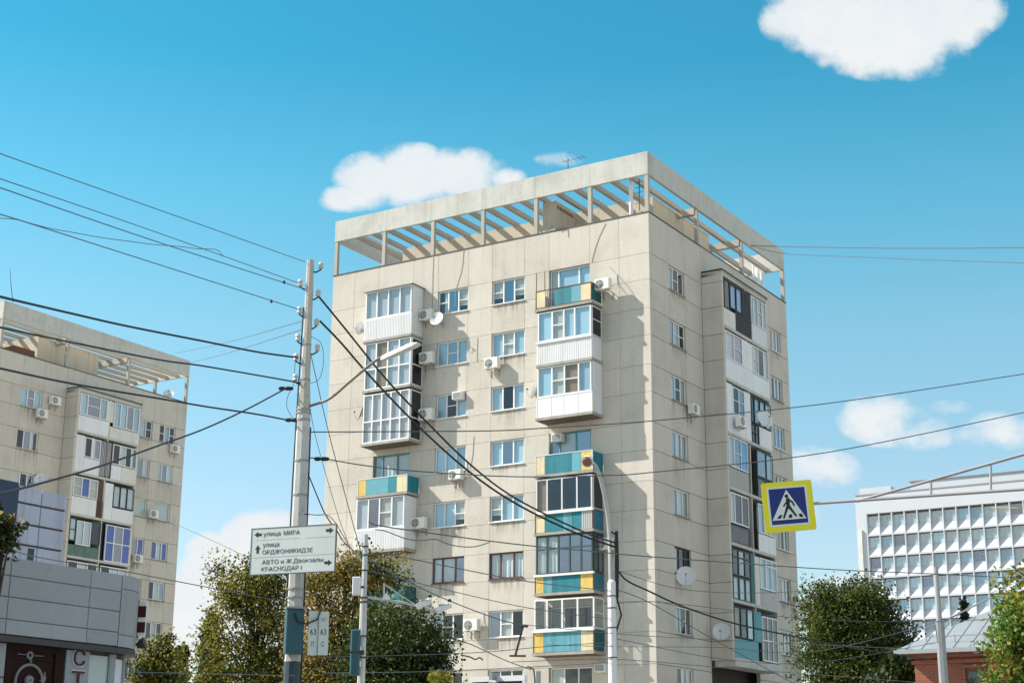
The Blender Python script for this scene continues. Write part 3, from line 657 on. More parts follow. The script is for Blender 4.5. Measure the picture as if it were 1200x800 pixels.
def dish_unit(tl, F, a, z, label, d, r=.42, o=.45):
    """d = where the bowl looks, in the building's frame"""
    p = Vector(F(a, o, z)); wp = Vector(F(a, 0.0, z - .15))
    t = empty('satellite_dish', w_of(tl, wp), -YAW, label, 'satellite dish', 'satellite dishes on the buildings')
    c = p - wp; q = Vector(d).normalized().to_track_quat('Z', 'Y').to_matrix().to_4x4(); Mx = Matrix.Translation(c) @ q
    b = MB(); b.lathe([(.01, 0), (r * .35, .012), (r * .7, .05), (r * .93, .088), (r, .105), (r + .012, .10), (r * .95, .075), (r * .7, .035), (.02, -.02)], 26, Mx); b.build('dish', 'dish', t, smooth=True)
    b = MB(); f = Mx @ Vector((0, -r * .15, r * 1.0)); b.tube([Mx @ Vector((0, -r, .1)), Mx @ Vector((0, -r * .75, r * .7)), f], .012, 5); b.build('feed_arm', 'metal_grey', t)
    b = MB(); b.lathe([(.03, -.06), (.035, .03), (.025, .05)], 10, Mx @ Matrix.Translation((0, -r * .15, r)), True); b.build('receiver', 'metal_dark', t)
    b = MB(); b.tube([c + q.to_3x3() @ Vector((0, 0, -.02)), Vector((c.x * .9, c.y * .9, 0)), (0, 0, 0)], .022, 6); b.tube([(0, 0, -.12), (0, 0, .12)], .03, 6); b.build('wall_bracket', 'metal_grey', t)
    return t
def spline(pts, n=8):
    P = [Vector(p) for p in pts]; 
    if len(P) == 2: return P
    o = []; E_ = [2 * P[0] - P[1]] + P + [2 * P[-1] - P[-2]]
    for i in range(1, len(E_) - 2):
        p0, p1, p2, p3 = E_[i - 1:i + 3]
        for k in range(n):
            t = k / n; o.append(.5 * (2 * p1 + (p2 - p0) * t + (2 * p0 - 5 * p1 + 4 * p2 - p3) * t * t + (3 * p1 - p0 - 3 * p2 + p3) * t ** 3))
    return o + [P[-1]]
mat('cable', (.02, .02, .022), .6, .1); mat('wire', (.10, .11, .13), .5, .1); mat('pole_concrete', (.50, .47, .42), .9, .16, 4, .4, streak=.3, fine=.2, stain=.15)
mat('pole_paint', (.035, .065, .08), .6, .2, 3, streak=.2); mat('galv', (.50, .51, .51), .5, .14, 5, metal=.35, streak=.12); mat('pole_white', (.56, .56, .54), .7, .14, 6, streak=.3, stain=.15, fine=.1); mat('box_teal', (.028, .095, .12), .55, .12, 4, streak=.15)
mat('sign_white', (.62, .66, .64), .5, .05, 3, streak=.06); mat('black_print', (.015, .015, .017), .6, .1); mat('sign_frame', (.12, .13, .14), .5)
mat('yellow_sign', (.82, .72, .02), .45, .03, 2); mat('blue_sign', (.006, .022, .17), .4, .04, 2); mat('white_sign', (.72, .74, .72), .45, .04, 2)
mat('arm_grey', (.36, .35, .37), .5, .12, 5, metal=.2); mat('arm_brown', (.22, .18, .16), .6, .15, 4); mat('porcelain', (.55, .50, .46), .3, .1)

# ------------------------------------------------------------------ ground and streets
def sheet(name, m, x0, x1, y0, y1, z, loc=(0, 0, 0)):
    o = MB().add([(x0, y0, z), (x1, y0, z), (x1, y1, z), (x0, y1, z)], [(0, 1, 2, 3)]).build(name, m); o.location = loc; o.rotation_euler = (0, 0, -YAW); o['kind'] = 'structure'; return o
mat('earth', (.38, .35, .30), .95, .25, .15, .3); mat('asphalt', (.055, .055, .056), .9, .15, 1.5, .3, fine=.1); mat('paving', (.40, .385, .36), .9, .12, 2, .2); mat('kerb_stone', (.42, .41, .39), .9, .1, 3)
g = MB().add([(-3000, -3000, -.02), (3000, -3000, -.02), (3000, 3000, -.02), (-3000, 3000, -.02)], [(0, 1, 2, 3)]).build('ground', 'earth'); g['kind'] = 'structure'
sheet('road', 'asphalt', -9, 1.4, -80, 260, -.012, (3, 0, 0))
sheet('cross_road', 'asphalt', -160, 160, 22, 31, -.008, (3, 0, 0))
for x0, x1 in ((1.55, 6), (-13, -9.15)):
    for y0, y1 in ((-80, 21.8), (31.2, 50)):
        k = MB().box(x0, x1, y0, y1, -.02, .11).build('pavement', 'paving'); k.location = (3, 0, 0); k.rotation_euler = (0, 0, -YAW); k['kind'] = 'structure'
        xk = (x0 - .15, x0 - .003) if x0 > 0 else (x1 + .003, x1 + .15)
        k = MB().box(*xk, y0, y1, -.02, .13).build('kerb', 'kerb_stone'); k.location = (3, 0, 0); k.rotation_euler = (0, 0, -YAW); k['kind'] = 'structure'

# ------------------------------------------------------------------ air conditioners and dishes
for (F, a, z, lab, kw) in [
    (FF_, 2.28, 25.25, 'white air conditioner right of the open top balcony with yellow and teal panels', dict(o=.55)),
    (FF_, 12.98, 25.42, 'air conditioner just left of the satellite dish beside the topmost white balcony', dict(o=.3)),
    (FF_, 12.90, 23.05, 'air conditioner beside the dark glazed side of the upper floor to ceiling balcony', dict(o=.3, w=.85, h=.6)),
    (FF_, 12.86, 20.02, 'air conditioner beside the lower floor to ceiling balcony, behind the black cables', dict(o=.3, w=.85, h=.6)),
    (FF_, 8.85, 22.22, 'white air conditioner hanging below the left corner of a window, long shadow', dict(o=.3)),
    (FF_, 13.16, 14.42, 'air conditioner at the right end of the ribbed white balcony above the trees', dict(o=.3, w=.85)),
    (FF_, 2.42, 12.55, 'air conditioner behind the thin lamp post, right of the dark framed balcony', dict(o=.35)),
    (FF_, 9.86, 9.15, 'air conditioner between the two lowest windows above the trolley wires', dict(o=.3)),
    (FF_, 10.95, 16.72, 'air conditioner on the wall under a pale window, left of the black cables', dict(o=.3, w=.75, h=.5)),
    (RR_, 4.0, 19.62, 'air conditioner on the shaded side wall beneath a corner window', dict(o=.3, w=.75, h=.5)),
    (RR_, 7.1, 19.45, 'air conditioner on the white loggia front of the side wall', dict(o=LB + .3, w=.75, h=.55))]:
    ac_unit(T1L, F, a, z, lab, **kw)
for (a, z, lab) in [(4.74, 26.2, 'upper of two air conditioners beside a top window of the left tower'), (3.72, 25.12, 'lower of two air conditioners under a top window of the left tower'),
                    (16.2, 25.05, 'air conditioner by the right edge of the left tower, crossed by a cable'), (14.5, 20.05, 'air conditioner between two shuttered windows of the left tower'), (13.3, 16.75, 'air conditioner under the small blue curtained window of the left tower')]:
    ac_unit(T2L, RR_, a, z, lab)
# window box units
for (a, z, oo, lab) in [(11.02, 20.92, .0, 'small box air conditioner set in the top of a window'), (5.12, 18.05, .0, 'small box air conditioner above the teal balcony under the white balcony'), (2.75, 6.95, .1, 'box air conditioner beside the ground floor balcony window at the bottom')]:
    t = empty('window_air_conditioner', w_of(T1L, FF_(a, oo, z)), -YAW, lab, 'air conditioner', 'window air conditioners')
    MB().slab(-.29, .29, -.1, .28, 0, .40, lambda_face, .02).build('casing', 'ac_case', t)
    b = MB()
    for i in range(7): b.box(-.23, .23, -.295, -.284, .06 + i * .042, .06 + i * .042 + .026)
    b.build('louvre', 'metal_grey', t)
for (tl, F, a, z, lab, d, kw) in [
    (T1L, FF_, 12.15, 25.28, 'satellite dish below the top window, right of an air conditioner', (.05, -1, .3), dict(r=.38, o=.5)),
    (T1L, FF_, 16.95, 20.85, 'pale satellite dish left of the lower floor to ceiling balcony', (-.8, -.7, .35), dict(r=.42, o=.4)),
    (T1L, FF_, 17.25, 25.6, 'satellite dish seen edge on, left of the topmost white balcony', (-1, -.1, .3), dict(r=.36, o=.35)),
    (T1L, FF_, 6.22, 20.75, 'satellite dish left of the smooth white balcony', (-.9, -.35, .3), dict(r=.45, o=.35)),
    (T1L, RR_, 2.40, 11.45, 'large round dish under the dark framed window of the side wall', (.45, -.9, .25), dict(r=.46, o=.4)),
    (T1L, Face('S', 5.9), .75, 9.12, 'round dish on the recess wall next to the open turquoise loggia', (.25, -1, .2), dict(r=.42, o=.4)),
    (T1L, RR_, 9.6, 20.35, 'satellite dish in front of the dark framed loggia window', (.85, -.5, .3), dict(r=.48, o=LB + .5)),
    (T1L, RR_, 16.75, 11.42, 'upper of two dishes at the far edge of the side wall by the tree', (.8, -.6, .2), dict(r=.42, o=.4)),
    (T1L, RR_, 16.85, 8.62, 'lower of two dishes at the far edge of the side wall by the tree', (.6, -.8, .2), dict(r=.42, o=.4)),
    (T2L, RR_, 4.05, 21.0, 'grey dish on the left tower just above the lilac stair block', (.6, -.8, .3), dict(r=.45, o=.4))]:
    dish_unit(tl, F, a, z, lab, d, **kw)
# cables and drips on the main tower's front
for pts_ in ([(12.84, 29.0), (12.86, 27.2), (12.82, 26.0)], [(10.9, 29.0), (11.0, 28.0), (11.35, 26.9), (11.4, 26.0)], [(2.4, 28.9), (2.8, 28.2), (3.1, 27.4), (3.2, 27.0)], [(2.2, 26.6), (1.6, 25.9), (1.05, 25.2), (.72, 24.6)], [(9.95, 24.1), (9.97, 23.3), (9.95, 22.8)], [(10.1, 18.9), (10.15, 18.0), (10.3, 17.3)]):
    MB().tube(spline([FF_(a_, .015, z_) for a_, z_ in pts_]), .011, 4).build('wall_cable', 'metal_grey', T1)
# ------------------------------------------------------------------ roof things
def standalone(mb, name, m, label, cat, group=None, smooth=False): return tag(mb.build(name, m, None, smooth), label, cat, group)
def W1(x, y, z): return w_of(T1L, (x, y, z))
def W2(x, y, z): return w_of(T2L, (x, y, z))
t = empty('vent_pipe', W1(-1.27, .6, 28.9), -YAW, 'white vent pipe standing on the roof near the corner', 'vent pipe')
MB().tube([(0, 0, 0), (0, 0, 2.55)], .10, 12).build('pipe', 'white', t); MB().lathe([(.02, .16), (.17, .08), (.17, .03), (.1, 0)], 12, Matrix.Translation((0, 0, 2.5))).build('cowl', 'metal_grey', t)
t = empty('roof_aerial', W1(-.72, .45, 29.1), -YAW, 'dark metal aerial frame on the parapet close to the corner', 'aerial')
MB().tube([(0, 0, 0), (0, 0, 2.0)], .025, 6).build('mast', 'metal_dark', t)
b = MB()
for i in range(5): b.tube([(-.22, 0, .7 + i * .28), (.22, 0, .74 + i * .28)], .014, 4)
b.build('element', 'metal_dark', t); b = MB(); b.box(-.14, .14, -.1, .1, 0, .25); b.build('base', 'metal_grey', t)
t = empty('television_aerial', W1(-4.61, .1, 32.28), -YAW, 'thin television aerial sticking up above the roof fascia before the small cloud', 'aerial')
MB().tube([(0, 0, 0), (0, 0, .62)], .02, 5).build('mast', 'metal_dark', t)
b = MB(); b.tube([(-.3, 0, .5), (1.0, 0, .52)], .012, 4)
for i in range(5): b.tube([(-.2 + i * .28, -.25, .51), (-.2 + i * .28, .25, .51)], .008, 4)
b.build('element', 'metal_dark', t)
t = empty('roof_bracket', W1(-5.1, -.02, 29.1), -YAW, 'rusty metal bracket lying on the parapet edge below the roof shaft', 'bracket')
b = MB(); b.tube([(-.8, 0, .05), (.3, -.1, .12)], .025, 5); b.tube([(-.75, 0, .05), (-.45, .05, .28), (-.1, 0, .1)], .02, 5); b.build('bar', 'metal_dark', t); MB().tube([(.3, -.1, .15), (.3, -.1, -.28)], .022, 5).build('hook', 'metal_dark', t)
t = empty('rooftop_unit', W1(-.9, 14.9, 29.1), -YAW, 'white telecom antenna panels on a post at the far end of the roof', 'antenna')
MB().tube([(0, 0, 0), (0, 0, 1.75)], .05, 6).build('mast', 'white', t)
for (x, y, z0, z1) in ((.25, -.1, .25, 1.5), (-.05, .35, .1, 1.1), (.4, .3, .5, 1.3)): MB().box(x - .1, x + .1, y - .06, y + .06, z0, z1).box(x - .3, x - .1, y - .02, y + .02, z0 + .3, z0 + .34).build('antenna_panel', 'white', t)
t = empty('whip_antenna', W2(1.0, .6, 32.28) + Vector((-.6, 0, 0)), 0, 'thin leaning whip antenna on the roof of the left tower', 'antenna')
b = MB(); b.tube([(0, 0, -.1), (-.25, 0, 1.1), (-.4, 0, 2.2)], [.03, .022, .012], 5); b.build('rod', 'metal_dark', t); b = MB(); b.tube([(0, 0, -.1), (0, 0, .12)], .05, 6); b.build('base', 'metal_dark', t)
dish_unit(T2L, RR_, 15.6, 29.35, 'white dish standing on the roof edge of the left tower', (.5, -.6, .6), r=.40, o=-.15)
t = empty('roof_junk', W2(-.75, 2.2, 29.1), -YAW, 'rusty metal sheet leaning on the roof edge of the left tower', 'metal sheet')
MB().box(-.6, .5, -.8, .9, 0, .5).build('sheet', 'rust', t)

# ------------------------------------------------------------------ white office block, right
OL = (56.66, 255.0, 0); X_ = Face('X')
mat('office_haze_white', (.52, .55, .60), .7, .04, .4, rnd=.02); mat('office_haze_blind', (.74, .85, .92), .8, .05, rnd=.1)  # bluish white and pale blinds hold the distance haze in their colour
OT = empty('office_building', OL, -YAW, 'white office block with a grid of recessed windows at the right edge', 'office building')
MB().box(.2, 44, 1.3, 22, 0, 48.8).build('inner_core', 'office_haze_white', OT)
MB().box(0.0, 1.72, -.1, 1.29, 0, 48.8).build('end_pier', 'office_haze_white', OT)
MB().box(1.73, 44, -.12, 1.29, 45.72, 48.8).build('attic_band', 'office_haze_white', OT)
MB().box(.0, 44.1, -.2, 22, 48.81, 49.0).build('roof_edge', 'metal_grey', OT)
MB().box(.3, 5.6, 1.5, 7, 49.01, 50.3).build('roof_house', 'office_haze_white', OT)
MB().box(8.4, 44, 3.0, 14, 49.01, 50.9).build('set_back_storey', 'office_haze_white', OT); MB().box(8.2, 44, 2.8, 14.1, 50.91, 51.05).build('set_back_roof', 'metal_grey', OT)
MB().box(.52, .95, -.42, -.105, 0, 43.2).build('duct', 'off_white', OT)
BW, BH, NB, NR_ = 2.10, 3.44, 15, 8
fin = MB().box(-.085, .085, -.09, 1.28, -NR_ * BH + .3, 0).mesh('fin', 'office_haze_white'); band = MB().box(0, NB * BW, -.06, 1.27, -.30, 0).mesh('slab_edge', 'office_haze_white')
fr = MB()
for (x0, x1, z0, z1) in ((.1, .18, -2.05, -.36), (1.92, 2.0, -2.05, -.36), (.18, 1.92, -.44, -.36), (.18, 1.92, -2.05, -1.97), (1.0, 1.06, -1.97, -.44), (1.06, 1.92, -.92, -.87)): fr.box(x0, x1, .45, .51, z0, z1)
frm = fr.mesh('window', 'office_haze_white'); pnm = {m: MB().box(.16, 1.94, .475, .485, -2.0, -.42).mesh('pane', m) for m in ('glass', 'glass_blue')}
cum = {m: MB().add([(.12, .525, -2.04), (.12 + w, .525, -2.04), (.12 + w, .525, -.38), (.12, .525, -.38)], [(0, 1, 2, 3)]).mesh('blind', m) for m, w in (('lace', 1.8), ('sky_reflection_blind', 1.8), ('office_haze_blind', 1.8), ('gray_blind', .9))}
spm = MB().add([(.1, -.03, -3.42), (2.0, -.03, -3.42), (2.0, .50, -2.06), (.1, .50, -2.06), (.1, 1.2, -3.40), (2.0, 1.2, -3.40), (2.0, 1.2, -2.06), (.1, 1.2, -2.06)],
               [(0, 1, 2, 3), (4, 7, 6, 5), (3, 2, 6, 7), (0, 4, 5, 1), (0, 3, 7, 4), (1, 5, 6, 2)]).mesh('sloping_apron', 'office_haze_white')
for i in range(NB + 1): link('fin', fin, OT, (1.75 + i * BW, 0, 45.70))
for r in range(NR_):
    z = 45.70 - r * BH
    if r: link('slab_edge', band, OT, (1.75, 0.004, z + .1))
    for i in range(NB):
        x = 1.75 + i * BW; wo = link('window', frm, OT, (x, 0, z))
        q = R.random(); link('pane', pnm['glass_blue' if q < .10 else 'glass'], wo)
        link('blind', cum[R.choice(['lace', 'sky_reflection_blind', 'office_haze_blind', 'lace', 'office_haze_blind'])], wo); link('sloping_apron', spm, OT, (x, 0, z))

# ------------------------------------------------------------------ red brick house with a metal hip roof
def brickmat(name, c1, c2, mortar):
    m = bpy.data.materials.new(name); m.use_nodes = True; t = m.node_tree; b = t.nodes['Principled BSDF']; b.inputs['Roughness'].default_value = .9
    tcn = t.nodes.new('ShaderNodeTexCoord'); sp = t.nodes.new('ShaderNodeSeparateXYZ'); cb = t.nodes.new('ShaderNodeCombineXYZ'); ad = t.nodes.new('ShaderNodeMath')
    t.links.new(tcn.outputs['Object'], sp.inputs[0]); t.links.new(sp.outputs[0], ad.inputs[0]); t.links.new(sp.outputs[1], ad.inputs[1]); t.links.new(ad.outputs[0], cb.inputs[0]); t.links.new(sp.outputs[2], cb.inputs[1])
    br = t.nodes.new('ShaderNodeTexBrick'); br.inputs['Scale'].default_value = 1; br.inputs['Brick Width'].default_value = .26; br.inputs['Row Height'].default_value = .077; br.inputs['Mortar Size'].default_value = .008
    br.inputs['Color1'].default_value = (*c1, 1); br.inputs['Color2'].default_value = (*c2, 1); br.inputs['Mortar'].default_value = (*mortar, 1)
    t.links.new(cb.outputs[0], br.inputs['Vector']); t.links.new(br.outputs[0], b.inputs['Base Color']); MATS[name] = m
brickmat('brick', (.30, .085, .05), (.24, .065, .04), (.25, .17, .13)); mat('zinc', (.34, .365, .39), .45, .10, .8, metal=.3, streak=.1)
BL = (15.04, 55.0, 0); BT = empty('brick_house', BL, -YAW, 'red brick house with a pale seamed metal roof, right of the dark tree', 'brick house')
WX0, WX1, WD = -1.1, 12.0, 9.0
MB().box(WX0, WX1, .0, WD, 0, 6.3).build('brick_wall', 'brick', BT)
b = MB(); b.box(WX0 - .08, WX1, -.10, -.004, 5.98, 6.10); b.box(WX0 - .16, WX1, -.2, -.004, 6.18, 6.42); b.build('cornice', 'brick', BT)
EX0, EX1, EY0, EY1, EZ, RZ = WX0 - .5, WX1 + .5, -.55, WD + .5, 6.45, 8.75
rx0, rx1, ry = 1.9, 8.6, 4.6
RFQ = [[(EX0, EY0, EZ), (EX1, EY0, EZ), (rx1, ry, RZ), (rx0, ry, RZ)], [(EX0, EY1, EZ), (EX0, EY0, EZ), (rx0, ry, RZ)], [(EX1, EY1, EZ), (EX0, EY1, EZ), (rx0, ry, RZ), (rx1, ry, RZ)], [(EX1, EY0, EZ), (EX1, EY1, EZ), (rx1, ry, RZ)]]
rm = MB()
for q in RFQ: rm.add(q + [(x, y, z - .06) for x, y, z in q], [tuple(range(len(q))), tuple(range(len(q), 2 * len(q)))[::-1]] + [(i, i + len(q), (i + 1) % len(q) + len(q), (i + 1) % len(q)) for i in range(len(q))])
ro = rm.build('roof', 'zinc', BT)
sm = MB(); x = EX0 + .4
while x < EX1 - .2:
    t1 = 1.0 if rx0 <= x <= rx1 else ((x - EX0) / (rx0 - EX0) if x < rx0 else (EX1 - x) / (EX1 - rx1))
    p0 = Vector((x, EY0, EZ + .012)); p1 = Vector((x, EY0 + (ry - EY0) * t1, EZ + (RZ - EZ) * t1 + .012)); MB().tube([p0, p1], .016, 4).build('standing_seam', 'zinc', ro); x += .55
for tt in (.22, .5, .75):
    p0 = Vector((EX0, EY0, EZ)).lerp(Vector((rx0, ry, RZ)), tt); p1 = Vector((EX1, EY0, EZ)).lerp(Vector((rx1, ry, RZ)), tt); sm.tube([p0 + Vector((0, 0, .01)), p1 + Vector((0, 0, .01))], .012, 4)
sm.build('cross_seam', 'zinc', ro)
b = MB()
for i in range(14): b.tube([(EX0 + 1 + i * 1.0, EY0 + .5, EZ + .2), (EX0 + 1 + i * 1.0, EY0 + .48, EZ + .5)], .02, 4)
b.tube([(EX0 + 1, EY0 + .48, EZ + .46), (EX0 + 14, EY0 + .48, EZ + .46)], .012, 4); b.build('snow_guard', 'metal_grey', ro)
MB().box(EX0 - .02, EX1 + .02, EY0 - .08, EY0 - .01, EZ - .14, EZ + .0).build('gutter', 'zinc', BT)
for a0 in (.70, 3.2):
    wb = MB(); wb.box(a0, a0 + .58, -.03, -.006, 4.2, 5.72); wo = wb.build('window', 'brown_frame', BT); MB().box(a0 + .05, a0 + .53, -.036, -.031, 4.25, 5.67).build('pane', 'glass_dark', wo)
    b = MB(); b.box(a0 - .12, a0 - .03, -.09, -.004, 4.1, 5.8); b.box(a0 + .61, a0 + .70, -.09, -.004, 4.1, 5.8); b.box(a0 - .12, a0 + .70, -.12, -.004, 5.803, 5.9); b.build('brick_surround', 'brick', BT)
dish_unit(BL, Face('X'), 1.25, 6.45, 'round white dish with a dark feed facing us under the eave of the brick house', (-.35, -1, .1), r=.20, o=.35)

# ------------------------------------------------------------------ lilac stair block behind the shop
mat('lilac', (.44, .47, .60), .5, .12, 1.2, .1, .04, streak=.35, stain=.12); mat('navy', (.030, .055, .11), .6, .15, 2); mat('shop_panel', (.29, .308, .335), .42, .10, 2, rnd=.08, fine=.12, streak=.12, stain=.06); mat('shop_light', (.25, .285, .31), .5, .05, 2); mat('door_brown', (.022, .007, .005), .7, .2, 4, spec=.15)
LL = (-13.636, 45.0, 0); LT = empty('cladding_building', LL, -YAW, 'lilac panel clad building with a navy top corner behind the grey shop', 'building')
MB().box(-6, -.06, -7, .98, 0, 9.9).build('inner_core', 'joint', LT)
MB().box(-6, 0, -7, -.84, 8.75, 10.02).build('navy_attic', 'navy', LT); MB().box(-6, 0, -7, -.84, 0, 8.74).build('side_wall', 'lilac', LT)
rz_ = [9.98, 9.47, 8.88, 8.29, 7.70, 7.1, 6.5, 5.9]
panels(LT, RR_, [-.82, .04, 1.0], rz_, [(-.30, -.06, 7.75, 8.22)], 'cladding_panel', .055, 'lilac', .014, .03)
MB().box(-.055, 0, -.82, 1.0, 0, 5.87).build('lower_wall', 'lilac', LT)
b = MB(); b.box(-.05, -.01, -.30, -.06, 7.75, 8.22); b.build('window', 'green_frame', LT)

# ------------------------------------------------------------------ grey shop, bottom left
SL = (-5.671, 18.0, 0); ST = empty('shop', SL, -YAW, 'grey panel clad corner shop with rounded fascia at the bottom left', 'shop')
RC, V1 = .72, 1.67
def arc(th, off=0.): return (-RC + (RC + off) * math.cos(th), V1 + (RC + off) * math.sin(th))
def curved(th0, th1, off0, off1, z0, z1, n=8):
    mb = MB(); v = []
    for i in range(n + 1):
        th = th0 + (th1 - th0) * i / n
        for off in (off0, off1):
            for z in (z0, z1): v.append((*arc(th, off), z))
    f = []
    for i in range(n):
        a, b = 4 * i, 4 * i + 4
        f += [(a + 2, b + 2, b + 3, a + 3), (a, a + 1, b + 1, b), (a + 1, a + 3, b + 3, b + 1), (a, b, b + 2, a + 2)]
    f += [(0, 2, 3, 1), (4 * n, 4 * n + 1, 4 * n + 3, 4 * n + 2)]
    return mb.add(v, f)
mat('shop_seam', (.30, .315, .36), .7, .1); MB().box(-7, -.16, -9, V1, 0, 3.27).build('inner_core', 'joint', ST); MB().box(-7, -.101, -9, V1, 3.271, 4.10).build('fascia_core', 'shop_seam', ST); curved(0, math.pi * .9, -.5, -.18, 0, 3.27, 14).build('corner_core', 'shop_light', ST); curved(0.003, math.pi * .9, -.5, -.101, 3.271, 4.10, 14).build('fascia_core', 'joint', ST)
rows_s = [4.15, 3.94, 3.70, 3.45, 3.28]; cols_s = [-4.9, -3.7, -2.5, -1.28, -.06, 1.16, V1]
panels(ST, RR_, cols_s, rows_s, [], 'cladding_panel', .1, 'shop_panel', .003, .0025)
for (z1, z0) in ((4.15, 3.982), (3.975, 3.427), (3.42, 3.28)):
    for q in range(3): curved(math.pi * .29 * q + .005, math.pi * .29 * (q + 1) - .005, -.1, 0, z0, z1, 6).build('curved_panel', 'shop_panel', ST)
MB().box(-.14, .004, -9, V1, 3.20, 3.268).build('fascia_soffit', 'metal_dark', ST); curved(0.004, math.pi * .87, -.14, .004, 3.20, 3.268, 10).build('fascia_soffit', 'metal_dark', ST)
MB().box(-.155, -.10, -9, .06, 0, 3.19).build('side_panel', 'shop_panel', ST); MB().box(-.156, -.098, -9, .058, 2.80, 2.825).build('joint_strip', 'joint', ST)
MB().box(-.155, -.09, .955, 1.32, 0, 3.19).build('pier', 'shop_light', ST)
mat('frosted', (.42, .50, .47), .35, .04, 1); mat('white_panel', (.60, .61, .66), .5, .04, 1)
MB().box(-.155, -.12, 1.335, 1.645, 0, 3.16).build('window', 'frosted', ST); MB().box(-.155, -.10, 1.65, V1 - .005, 0, 3.19).build('pier', 'shop_light', ST)
curved(.16, .50, -.17, -.12, 0, 3.14).build('window', 'white_panel', ST); curved(0.0, .15, -.175, -.10, 0, 3.19, 3).build('pier', 'shop_light', ST); curved(.51, .62, -.175, -.10, 0, 3.19, 3).build('pier', 'shop_light', ST)
dr = MB(); dr.box(-.155, -.125, .075, .94, 0, 3.19); do = dr.build('door', 'door_brown', ST)
b = MB(); b.box(-.124, -.10, .075, .15, 0, 3.19); b.box(-.124, -.10, .80, .94, 0, 3.19); b.box(-.124, -.10, .155, .795, 3.13, 3.19); b.box(-.124, -.112, .155, .795, 3.03, 3.06); b.build('door_frame', 'door_brown', do)
def ring(c, r, t, n=28):
    mb = MB(); mb.tube([(-.112, c[0] + r * math.cos(2 * math.pi * k / n), c[1] + r * math.sin(2 * math.pi * k / n)) for k in range(n + 1)], t, 6, False); return mb
mat('pewter', (.20, .20, .22), .45, .25, 8)
ring((.44, 2.78), .20, .018).build('ornament_ring', 'pewter', do); b = ring((.44, 2.80), .035, .03, 12)
for k in range(5): b.tube([(-.112, .64 + .04 * math.cos(k), 2.86 + .05 * math.sin(k * 1.7)), (-.105, .66, 2.80)], .012, 5)
b.build('ornament_boss', 'pewter', do)
b = ring((.42, 3.085), .035, .016, 12); b.tube([(-.115, .24, 3.09), (-.112, .36, 3.085)], .005, 4); b.tube([(-.112, .48, 3.085), (-.115, .62, 3.09)], .005, 4); b.tube([(-.11, .42, 3.04), (-.11, .45, 3.02), (-.11, .43, 3.0)], .012, 5); b.build('ornament_scroll', 'pewter', do)

# lettering
def text_mesh(name, body, width, height, m, ext=.004, thin=0.):
    """flat lettering in the x/z plane, lower left at the origin, fitted to width x height (height of the tallest glyph)"""
    cu = bpy.data.curves.new('lettering_curve', 'FONT'); cu.body = body; cu.extrude = ext; cu.resolution_u = 4; cu.offset = thin
    o = bpy.data.objects.new('lettering_curve', cu); COL.objects.link(o); bpy.context.view_layer.update()
    me = bpy.data.meshes.new_from_object(o.evaluated_get(bpy.context.evaluated_depsgraph_get())); bpy.data.objects.remove(o); bpy.data.curves.remove(cu)
    co = np.empty(len(me.vertices) * 3); me.vertices.foreach_get('co', co); co = co.reshape(-1, 3)
    lo, hi = co.min(0), co.max(0); sx = width / (hi[0] - lo[0]); sz = height / (hi[1] - lo[1])
    n = np.stack([(co[:, 0] - lo[0]) * sx, -co[:, 2], (co[:, 1] - lo[1]) * sz], 1); me.vertices.foreach_set('co', n.ravel()); me.update()
    me.materials.clear(); me.materials.append(MATS[m]); me.name = name; return me
mat('maroon', (.05, .004, .007), .5, .08); mat('letter_edge', (.62, .55, .55), .5, .05)
for body, z in (('С', 3.0), ('Т', 2.745)):
    me = text_mesh('letter_edge', body, .215, .225, 'letter_edge'); lo_ = link('letter', text_mesh('letter', body, .185, .195, 'maroon', .008), ST, (-.074, 1.055, z + .012)); lo_.rotation_euler = (0, 0, math.pi / 2)
    # a pale backing plate shaped like the letter, a little larger
    eo = link('letter_edge', me, lo_, (-.015, .010, -.015))
p = w_of(SL, (*arc(.95, .02), 3.48)); t = empty('blade_sign', p, -YAW + .5, 'narrow maroon and white sign on the rounded end of the shop', 'sign')
MB().box(-.0, .10, -.02, .02, 0, .42).build('sign_board', 'white_sign', t); MB().box(.0, .10, -.026, -.021, .03, .16).build('printed_field', 'maroon', t); MB().box(.0, .10, -.026, -.021, .22, .36).build('printed_field', 'maroon', t); MB().box(-.05, -.003, -.03, .03, -.02, .44).build('sign_frame', 'metal_dark', t)
t = empty('wall_lamp', w_of(SL, (*arc(.95, .0), 3.36)), -YAW + .5, 'small dark flood lamp under the sign on the shop corner', 'lamp')
MB().lathe([(.03, -.05), (.06, .0), (.075, .05), (.07, .06)], 14, Matrix.Translation((.08, -.02, 0)) @ Matrix.Rotation(1.2, 4, 'Y'), True).build('lamp_head', 'metal_dark', t); MB().tube([(0, 0, 0), (.06, 0, 0)], .015, 5).build('arm', 'metal_dark', t)

# ------------------------------------------------------------------ big concrete pole, left of centre
PB = at(349, 640, 24); px0, py0 = PB.x, 24.0
P1 = empty('power_pole', (px0, py0, 0), 0, 'tall concrete power pole with a street lamp arm, left of the tower', 'power pole')
zs_ = lambda y: at(350, y, 24).z
MB().tube([(0, 0, 0), (0, 0, zs_(775)), ], [.135, .128], 12).build('painted_base', 'pole_paint', P1)
MB().tube([(0, 0, zs_(775) + .002), (0, 0, zs_(712)), (0, 0, zs_(482))], [.125, .122, .105], 8).build('lower_shaft', 'pole_white', P1)
MB().tube([(0, 0, zs_(484)), (0, 0, zs_(466)), (0, 0, zs_(440)), (0, 0, zs_(305))], [.106, .092, .074, .058], 8).build('upper_shaft', 'pole_concrete', P1)
for y, r in ((484, .115), (480, .113), (492, .112), (445, .082), (404, .074), (540, .116), (580, .118), (700, .135), (690, .13), (712, .137)): MB().tube([(0, 0, zs_(y) - .012), (0, 0, zs_(y) + .012)], r, 12).build('steel_band', 'metal_grey', P1)
